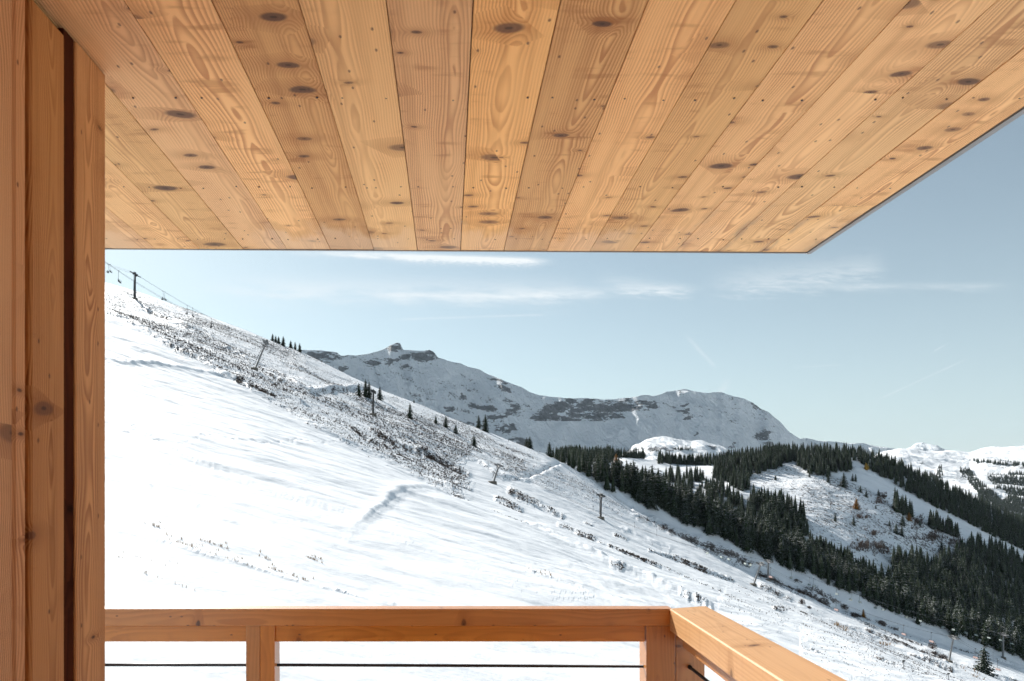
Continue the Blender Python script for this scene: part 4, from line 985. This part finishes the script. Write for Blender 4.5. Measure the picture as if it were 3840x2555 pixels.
def rope_at(key, fx):
    pts = ropes[key]
    for a, b_ in zip(pts[:-1], pts[1:]):
        fa, fb = CX + F * a.x / a.y, CX + F * b_.x / b_.y
        if fa <= fx <= fb or fb <= fx <= fa: return a.lerp(b_, (fx - fa) / (fb - fa + 1e-9)), (b_ - a)
    return None, None
def chair(key, fx, kind, label, grp):
    P, d = rope_at(key, fx)
    if P is None: return
    d = line_dir(A_P if key[0] == 'A' else B_P, d)
    e = empty('lift_chair', P, math.atan2(d.y, d.x) + math.pi / 2 + (0 if key[1] else math.pi)); tag(e, label, 'lift chair', grp)
    for nm, me in zip(('hanger', 'seat', 'backrest', 'safety_bar'), CHM[kind]):
        c = bpy.data.objects.new(nm, me); C.objects.link(c); c.parent = e
for key, fx, kind, lab in [(('A',0),406,'dark','dark empty lift chair beside the plank wall, far rope'),(('A',1),414,'dark','dark empty lift chair beside the plank wall, near rope'),(('A',0),611,'dark','left chair of the first pair downhill of the highest upright pylon'),(('A',1),619,'dark','right chair of the first pair downhill of the highest upright pylon'),
        (('A',0),702,'dark','left chair of the second pair hanging against the sky'),(('A',1),723,'dark','right chair of the second pair hanging against the sky'),(('A',0),793,'dark','chair hanging lowest against the sky just above the skyline snow'),
        (('B',1),446,'dark','dark chair in line with the snow skyline left of the highest upright pylon'),(('B',1),504,'dark','dark chair hanging behind the mast of the highest upright pylon')]:
    chair(key, fx, kind, lab, 'chairs of the lifts')
for fx in (3452, 3537, 3575, 3623, 3660, 3708, 3752, 3794): chair(('A', 0 if fx % 2 else 1), fx, 'pale', 'pale green lift chair hanging before the forest at lower right', 'pale green chairs at lower right')
for fx in (2653, 2704, 2732, 2794, 2815, 2967, 3035, 3052, 3138, 3191, 3224, 3283, 3310, 3363, 3399): chair(('A', 0 if fx % 2 else 1), fx, 'pale', 'tiny pale lift chair above the shaded strip along the forest foot', 'tiny pale chairs over the shaded strip')
for fx, lab in ((2890, 'reddish lift chair just right of the paired pylons'), (3136, 'reddish lift chair over the bushes at the shaded fold'), (3389, 'reddish lift chair over the shaded strip right of the young larch'), (3493, 'reddish lift chair right above the large domed bush'), (3658, 'reddish lift chair left of the solitary spruce'), (3742, 'reddish lift chair low beside the rightmost pylon')):
    chair(('B', 1), fx, 'pink', lab, 'reddish chairs of the slanted-pylon lift')
# slim marker poles on the run
for fx, fy, h, lab in [(3389, 2508, 30, 'slim marker pole on open snow below the flat brown bushes'), (3724, 2495, 52, 'thin tall marker pole right of the solitary spruce'), (3557, 2552, 26, 'short thin marker pole at the bottom edge of the picture'),
        (2224, 1920, 22, 'thin marker pole left of the lone grey upright pylon'), (2463, 2012, 26, 'thin marker pole below the forest shadow, right of the lone pylon'), (2380, 1980, 20, 'thin marker pole between the lone pylon and the forest foot'), (1730, 1690, 24, 'slender leaning pole in the snow near the bushy spruce')]:
    P = on_near(fx, fy); Hh = H_of(P, h); e = empty('marker_pole', P); tag(e, lab, 'pole')
    b = MB(); b.tube([(0, 0, -.3), (0, 0, Hh)], .05, 5); b.build('post', M_PYLON, e); b = MB(); b.box((0, 0, Hh * .92), (.35, .06, .22)); b.build('plate', M_PYLON_DARK, e)
# huts on the knoll and the alp
for (fx, fy), s, lab in [(z5((1165, 569))[0], 9, 'small timber hut at the very top of the sunlit knoll'), (z5((1212, 574))[0], 12, 'longer timber hut just right of the knoll top'), (z6((1975, 190))[0], 22, 'flat dark lift station on the far right alp crest')]:
    P = h_kn(fx, fy) if fx < 2900 else h_al(fx, fy)
    e = empty('mountain_hut', P, .3); tag(e, lab, 'hut')
    b = MB(); b.box((0, 0, s * .15), (s, s * .6, s * .42)); b.build('wall', M_HUT, e)
    b = MB(); hz, w2, d2 = s * .36, s * .58, s * .38
    b.add([(-w2, -d2, hz), (w2, -d2, hz), (w2, d2, hz), (-w2, d2, hz), (-w2, 0, hz + s * .2), (w2, 0, hz + s * .2)], [(0, 1, 5, 4), (2, 3, 4, 5), (0, 4, 3), (1, 2, 5), (3, 2, 1, 0)]); b.build('roof', M_ROOFSNOW, e)

# ------------------------------------------------------------------ the balcony
def soff_z(y): return .985 - .0219 * (y - 2.95)
roof = empty('roof_overhang', (0, 2.0, 1.0)); tag(roof, 'overhanging larch plank ceiling of the balcony with knots and nail rows', 'roof overhang')
inv = Matrix.Translation((0, -2.0, -1.0))
def fin(o, par, M=inv): o.data.transform(M); o.parent = par; return o
seams = [.054 + k * .1857 for k in range(-13, 8)] + [1.553]
YB = -1.3
def front_y(x): return 2.905 + (x + 1.46) * (.05 / 3.0)
b = MB()
for k, (xa, xb) in enumerate(zip(seams[:-1], seams[1:])):
    g = .0009 + rnd.uniform(0, .0008); last = k == len(seams) - 2
    xb0 = xb if not last else 1.553; xb_back = xb if not last else 1.553 + .022
    segs = [(YB, 2.48 - .001), (2.48 + .0015, None)] if last else [(YB, None)]
    for y0, y1 in segs:
        fa, fb = (front_y(xa), front_y(xb)) if y1 is None else (y1, y1)
        dz = rnd.uniform(-.0012, .0012)
        P = [(xa + g, y0, soff_z(y0) + dz), ((xb_back if y0 < 0 else xb) - g, y0, soff_z(y0) + dz), (xb - g, fb, soff_z(fb) + dz), (xa + g, fa, soff_z(fa) + dz)]
        b.quad_board(P, .022)
        if y1 is not None: pass
# nail rows
for yy in (1.02, 1.81, 2.33, 2.80):
    for k, (xa, xb) in enumerate(zip(seams[:-1], seams[1:])):
        for f in (.2, .8):
            if rnd.random() < .08: continue
            x = xa + (xb - xa) * (f + rnd.uniform(-.05, .05)); y = yy + rnd.uniform(-.008, .008); z = soff_z(y) - .0016
            n = 6; r_ = rnd.uniform(.0022, .0032)
            ring = [(x + math.cos(6.283 * i / n) * r_ * 1.1, y + math.sin(6.283 * i / n) * r_, z) for i in range(n)]; top = [(p[0], p[1], z + .004) for p in ring]
            b.prism(ring, top, 1)
fin(b.build('soffit', [M_SOFFIT, M_SCREW]), roof)
b = MB()   # drip flashing along the outer edge and the eave
b.add([(1.556, front_y(1.55) + .012, soff_z(2.95) - .004), (1.575, front_y(1.55) + .012, soff_z(2.95) - .004), (1.602, YB, soff_z(YB) - .004), (1.578, YB, soff_z(YB) - .004)] + [(1.556, front_y(1.55) + .012, 1.11), (1.575, front_y(1.55) + .012, 1.11), (1.602, YB, 1.20), (1.578, YB, 1.20)],
      [(0, 1, 2, 3), (7, 6, 5, 4), (0, 4, 5, 1), (1, 5, 6, 2), (2, 6, 7, 3), (3, 7, 4, 0)])
xa, xb = -2.4, 1.554
b.add([(xa, front_y(xa) + .002, soff_z(2.9) - .003), (xb, front_y(xb) + .002, soff_z(2.95) - .003), (xb, front_y(xb) + .010, soff_z(2.95) - .003), (xa, front_y(xa) + .010, soff_z(2.9) - .003)] + [(xa, front_y(xa) + .002, 1.11), (xb, front_y(xb) + .002, 1.11), (xb, front_y(xb) + .010, 1.11), (xa, front_y(xa) + .010, 1.11)],
      [(0, 1, 2, 3), (7, 6, 5, 4), (0, 4, 5, 1), (1, 5, 6, 2), (2, 6, 7, 3), (3, 7, 4, 0)])
fin(b.build('drip_edge', M_TRIM), roof)
b = MB(); b.box((-.41, .79, 1.135), (3.93, 4.14, .10)); b.box((-.41, .79, 1.30), (4.05, 4.3, .22), 1); fin(b.build('roof_deck', [M_HUT, M_ROOFSNOW]), roof)
# plank wall at the left
FLOOR = -1.58
wall = empty('plank_wall', (-.86, 1.4, FLOOR)); tag(wall, 'vertical larch plank wall at the left with one dark recessed joint', 'wall')
winv = Matrix.Translation((.86, -1.4, -FLOOR))
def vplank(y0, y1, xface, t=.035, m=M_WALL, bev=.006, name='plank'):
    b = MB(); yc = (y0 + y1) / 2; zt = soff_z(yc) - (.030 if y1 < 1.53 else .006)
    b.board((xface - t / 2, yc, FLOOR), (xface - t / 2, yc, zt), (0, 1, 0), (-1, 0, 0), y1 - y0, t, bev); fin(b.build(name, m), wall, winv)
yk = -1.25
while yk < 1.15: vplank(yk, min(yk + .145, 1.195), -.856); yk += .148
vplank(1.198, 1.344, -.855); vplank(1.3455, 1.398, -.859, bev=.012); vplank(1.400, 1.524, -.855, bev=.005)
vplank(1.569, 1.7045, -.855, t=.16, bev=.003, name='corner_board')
vplank(1.5255, 1.5675, -.8595, t=.03, m=M_DARKWOOD, bev=.001, name='recess_board')
b = MB(); b.box((-1.03, .16, -.285), (.27, 2.9, 2.57)); fin(b.build('wall_core', M_DARKWOOD), wall, winv)
back = MB()
for k in range(22): back.board((-.95 + k * .15, -1.28, FLOOR), (-.95 + k * .15, -1.28, soff_z(-1.28) - .01), (1, 0, 0), (0, -1, 0), .148, .03)
o = back.build('house_wall', M_WALL); tag(o, 'timber plank house wall behind the balcony', 'wall')
fl = MB()
for k in range(30): fl.board((-.84, -1.2 + k * .145, FLOOR - .014), (1.05, -1.2 + k * .145, FLOOR - .014), (0, 1, 0), (0, 0, -1), .138, .027)
o = fl.build('balcony_floor', M_RAIL); tag(o, kind='structure')

# railing: glazed pine, handrail of two stacked boards, steel rods between the posts
rail = empty('balcony_railing', (.95, 2.8, FLOOR)); tag(rail, 'orange-brown pine balcony railing with dark steel rods, turning a corner at right', 'railing')
rinv = Matrix.Translation((-.95, -2.8, -FLOOR))
RZ = -.521                      # top of the front rail
def fx_at(fx, y): return (fx - CX) / F * y
def fz_at(fy, y): return (CY - fy) / F * y
yf = 2.75
xl = -1.7; xr = fx_at(2512, yf)
# front handrail: height from photo rows
b = MB(); ztop = fz_at(2284.5, yf); zb = fz_at(2348, yf)
b.board((xl, yf + .035, (ztop + zb) / 2), (xr + .012, yf + .035, (ztop + zb) / 2), (0, 0, 1), (0, 1, 0), ztop - zb, .070, .003); fin(b.build('front_handrail', M_RAIL), rail, rinv)
b = MB(); zb2 = fz_at(2407, yf + .012)
b.board((xl, yf + .035, (zb + zb2) / 2 - .0006), (fx_at(2421, yf), yf + .035, (zb + zb2) / 2 - .0006), (0, 0, 1), (0, 1, 0), zb - zb2 - .0012, .046, .002); fin(b.build('front_lower_rail', M_RAIL), rail, rinv)
def rpost(x0, x1, y, t, ztop_, name='post'):
    b = MB(); b.board(((x0 + x1) / 2, y + t / 2, FLOOR), ((x0 + x1) / 2, y + t / 2, ztop_), (1, 0, 0), (0, 1, 0), x1 - x0, t, .002); return fin(b.build(name, M_RAIL), rail, rinv)
rpost(fx_at(922, yf + .004), fx_at(974.6, yf + .004), yf + .004, .085, zb - .001); rpost(fx_at(975.4, yf + .004), fx_at(1030, yf + .004), yf + .004, .085, zb - .001)
rpost(fx_at(2424, yf + .002), fx_at(2532, yf + .002), yf + .002, .10, zb - .001)
rpost(fx_at(2534.5, yf + .030), fx_at(2643, yf + .030), yf + .030, .10, zb - .001)
# right handrail, running back toward the house
I0 = Vector((fx_at(2512, yf), yf, ztop + .0015)); O0 = Vector((fx_at(2645, 2.812), 2.812, ztop + .001))
yn = 1.767; I1 = Vector((fx_at(2932, yn), yn, fz_at(2555, yn))); O1 = Vector((fx_at(3176, yn), yn, fz_at(2555, yn)))
k = (yn + 1.1) / (yf - yn); I2 = I1 + (I1 - I0) * k; O2 = O1 + (O1 - O0) * k * .98
I2.z = I1.z + (I1.z - I0.z) * .2; O2.z = I2.z
th = ztop - fz_at(2366, yf)
def slab(P, t, name, m=M_RAIL, bev=0.0):
    b = MB(); vs = [Vector(p) for p in P]; wr = (.3, .6, .5)
    inn = .0045
    # chamfered upper arris along the inner side
    I0_, I1_, O1_, O0_ = vs
    dI = (O0_ - I0_).normalized() * inn
    top = [I0_ + dI, I1_ + dI, O1_, O0_]; mid = [I0_ - Vector((0, 0, inn)), I1_ - Vector((0, 0, inn)), O1_ - Vector((0, 0, inn)), O0_ - Vector((0, 0, inn))]; bot = [p - Vector((0, 0, t)) for p in vs]
    allv = top + mid + bot; L = (I1_ - I0_).length; W_ = (O0_ - I0_).length
    wc = []
    for z_ in (0, inn, t):
        wc += [(-W_ / 2, z_, 0), (-W_ / 2, z_, L), (W_ / 2, z_, L), (W_ / 2, z_, 0)]
    fs = [(0, 1, 2, 3)[::-1]]
    for a in (0, 4):
        for i in range(4): j = (i + 1) % 4; fs.append((a + i, a + j, a + 4 + j, a + 4 + i))
    fs.append((8, 9, 10, 11)); b.add(allv, fs, 0, wc, wr); return fin(b.build(name, m), rail, rinv)
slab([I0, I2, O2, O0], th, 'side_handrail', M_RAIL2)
off = Vector((.045, 0, 0)); J0 = I0 + off + Vector((0, -.02, -th - .001)); J2 = I2 + off + Vector((0, 0, -th - .001))
b = MB(); d = (J2 - J0); t_ = .046
b.board(J0 + Vector((t_ / 2, 0, -.032)), J2 + Vector((t_ / 2, 0, -.032)), (0, 0, 1), (1, 0, 0), .064, t_, .002); fin(b.build('side_lower_rail', M_RAIL), rail, rinv)
rpost(I1.x + .03, I1.x + .11, .9, .10, I1.z - th - .003); rpost(I1.x + .03, I1.x + .11, -.9, .10, I1.z - th - .003)
# rods
for kk in range(6):
    dzr = -.112 * kk; yr = yf + .045
    b = MB(); b.tube([(xl, yr, fz_at(2494, yr) + dzr), (fx_at(925, yr), yr, fz_at(2494, yr) + dzr)], .0063, 8); b.tube([(fx_at(1015, yr), yr, fz_at(2494, yr) + dzr), (fx_at(2440, yr), yr, fz_at(2499.5, yr) + dzr)], .0063, 8)
    fin(b.build('steel_rod', M_CABLE, None, True), rail, rinv)
    b = MB(); S = Vector((fx_at(2586, yf + .03), yf + .032, fz_at(2502, yf + .03) + dzr)); b.tube([S, Vector((S.x - .03, -1.2, S.z))], .0063, 8); b.tube([S, S + Vector((0, -.010, 0))], .009, 8)
    fin(b.build('steel_rod', M_CABLE, None, True), rail, rinv)

# ------------------------------------------------------------------ mountain air
mh = bpy.data.materials.new('haze'); mh.use_nodes = True; mh.node_tree.nodes.clear()
pv = mh.node_tree.nodes.new('ShaderNodeVolumePrincipled'); mo = mh.node_tree.nodes.new('ShaderNodeOutputMaterial'); mh.node_tree.links.new(pv.outputs[0], mo.inputs['Volume'])
pv.inputs['Density'].default_value = HAZE; pv.inputs['Color'].default_value = (.72, .87, 1, 1); pv.inputs['Anisotropy'].default_value = .0
hb = MB(); hb.box((0, 6500, 500), (33000, 32000, 2200)); o = hb.build('haze', mh); tag(o, 'thin blue mountain air over the whole valley', 'haze', kind='stuff')
# ------------------------------------------------------------------ camera, sun, sky
cam = bpy.data.cameras.new('camera'); co = bpy.data.objects.new('camera', cam); C.objects.link(co)
co.location = (0, 0, 0); co.rotation_euler = (math.radians(90), 0, 0)
cam.sensor_width = 36.0; cam.lens = 24.0; cam.clip_start = .05; cam.clip_end = 60000
cam.shift_x = (1920 - CX) / 3840; cam.shift_y = (CY - 1277.5) / 3840
cam.dof.use_dof = True; cam.dof.focus_distance = 60; cam.dof.aperture_fstop = 9
bpy.context.scene.camera = co
sun = bpy.data.lights.new('sun', 'SUN'); so = bpy.data.objects.new('sun', sun); C.objects.link(so)
sun.energy = 4.2; sun.angle = math.radians(.5); sun.color = (1, .955, .89)
sd = Vector((math.sin(SUN_AZ) * math.cos(SUN_EL), math.cos(SUN_AZ) * math.cos(SUN_EL), math.sin(SUN_EL)))
so.rotation_euler = sd.to_track_quat('Z', 'Y').to_euler(); so.location = (-20, 20, 30)
wd_ = bpy.data.worlds.new('World'); bpy.context.scene.world = wd_; wd_.use_nodes = True
nt = wd_.node_tree; g = G(nt); bg = nt.nodes['Background']
sky = nt.nodes.new('ShaderNodeTexSky'); sky.sky_type = 'NISHITA'; sky.sun_disc = False; sky.sun_elevation = SUN_EL; sky.sun_rotation = SUN_AZ
sky.altitude = 1500; sky.air_density = 1.0; sky.dust_density = 1.2; sky.ozone_density = 1.0
tc = nt.nodes.new('ShaderNodeTexCoord'); D = N(nt, tc.outputs['Generated'])
dx, dy, dz = g.sep(D)
ahead = dy.gt(.05); yy_ = dy.max(.05)
cu = dx / yy_; cv = dz / yy_                      # where the direction meets a vertical plane far ahead
acc = None
NZ = [g.noise(g.vec(cu * q + cv * q * 1.5, cv * q * 4.5, 1.0), 1.0, dt, .68) for q, dt in ((13., 6), (27., 6), (165., 3))]
def wisp(p0, p1, w, k, breakup=(30., 0.35), fade=.2, comb=0.0):
    global acc
    (x0, y0), (x1, y1) = [((x - CX) / F, (CY - y) / F) for x, y in (p0, p1)]; w = w / F
    dxx, dyy = x1 - x0, y1 - y0; L2 = dxx * dxx + dyy * dyy
    t = (((cu - x0) * dxx + (cv - y0) * dyy) / L2).clamp()
    nz = NZ[0 if breakup[0] < 16 else 1 if breakup[0] < 60 else 2]
    qx = cu - x0 - t * dxx; qy = cv - y0 - t * dyy + (nz - .5) * (w * breakup[1] * 2)
    d2 = (qx * qx + qy * qy) / (w * w)
    m = (d2 * -1.0).exp() * t.smooth(-.001, fade) * t.smooth(1.001, 1 - fade * .5) * (nz.smooth(.30, .70) * .8 + .2) * k
    acc = m if acc is None else acc + m
wisp((1020, 944), (2110, 984), 11, 1.5, (26., .6), .35)
wisp((1400, 966), (2060, 986), 16, .8, (170., 1.6), .3)
wisp((600, 1078), (2300, 1100), 46, .55, (14., 1.4), .3); wisp((1000, 1100), (2450, 1112), 9, .2, (12., 1.2), .4); wisp((1700, 1112), (2680, 1080), 16, .42, (18., 2.0), .4)
wisp((2200, 1040), (2620, 1108), 26, .42, (26., 2.0), .4); wisp((2600, 1075), (3350, 1000), 46, .42, (24., 2.0), .3); wisp((2700, 1075), (3840, 1075), 14, .3, (8., 1.5), .3)
wisp((1440, 1200), (2060, 1180), 4, .35, (10., .6), .2); wisp((2560, 1245), (2690, 1385), 7, .3, (14., 1.0), .3); wisp((3498, 1320), (3545, 1294), 2.6, .5, (10., .2)); wisp((2960, 1380), (3160, 1368), 2.4, .25, (10., .2)); wisp((3230, 1528), (3640, 1340), 3.0, .30, (10., .3)); wisp((2010, 1426), (2110, 1420), 2.4, .25, (10., .2)); wisp((2690, 1490), (2735, 1420), 12, .3, (14., 1.0), .3)
cl = (acc * ahead).clamp()
skyc = N(nt, sky.outputs[0])
hs = nt.nodes.new('ShaderNodeHueSaturation'); hs.inputs['Saturation'].default_value = .70; nt.links.new(skyc.s, hs.inputs['Color'])
tn = nt.nodes.new('ShaderNodeMix'); tn.data_type = 'RGBA'; tn.blend_type = 'MULTIPLY'; tn.inputs[0].default_value = 1; nt.links.new(hs.outputs[0], tn.inputs[6]); tn.inputs[7].default_value = (.97, 1.05, .95, 1)
hz = (dz.max(0.0) * -6.5).exp() * .75
base = g.mix(hz, N(nt, tn.outputs[2]), (5.3, 6.2, 6.6))
col = g.mix(cl, base, (7.6, 8.0, 8.2))
nt.links.new(col.s, bg.inputs['Color']); bg.inputs['Strength'].default_value = .066
wd_.cycles.sampling_method = 'MANUAL'; wd_.cycles.sample_map_resolution = 512
sc = bpy.context.scene
sc.view_settings.view_transform = 'Standard'; sc.view_settings.look = 'None'; sc.view_settings.gamma = 1; sc.view_settings.exposure = .93
sc.cycles.use_adaptive_sampling = True; sc.cycles.adaptive_threshold = .03; sc.cycles.volume_bounces = 0; sc.cycles.max_bounces = 6; sc.cycles.diffuse_bounces = 4; sc.cycles.use_denoising = True
sc.cycles.caustics_reflective = False; sc.cycles.caustics_refractive = False
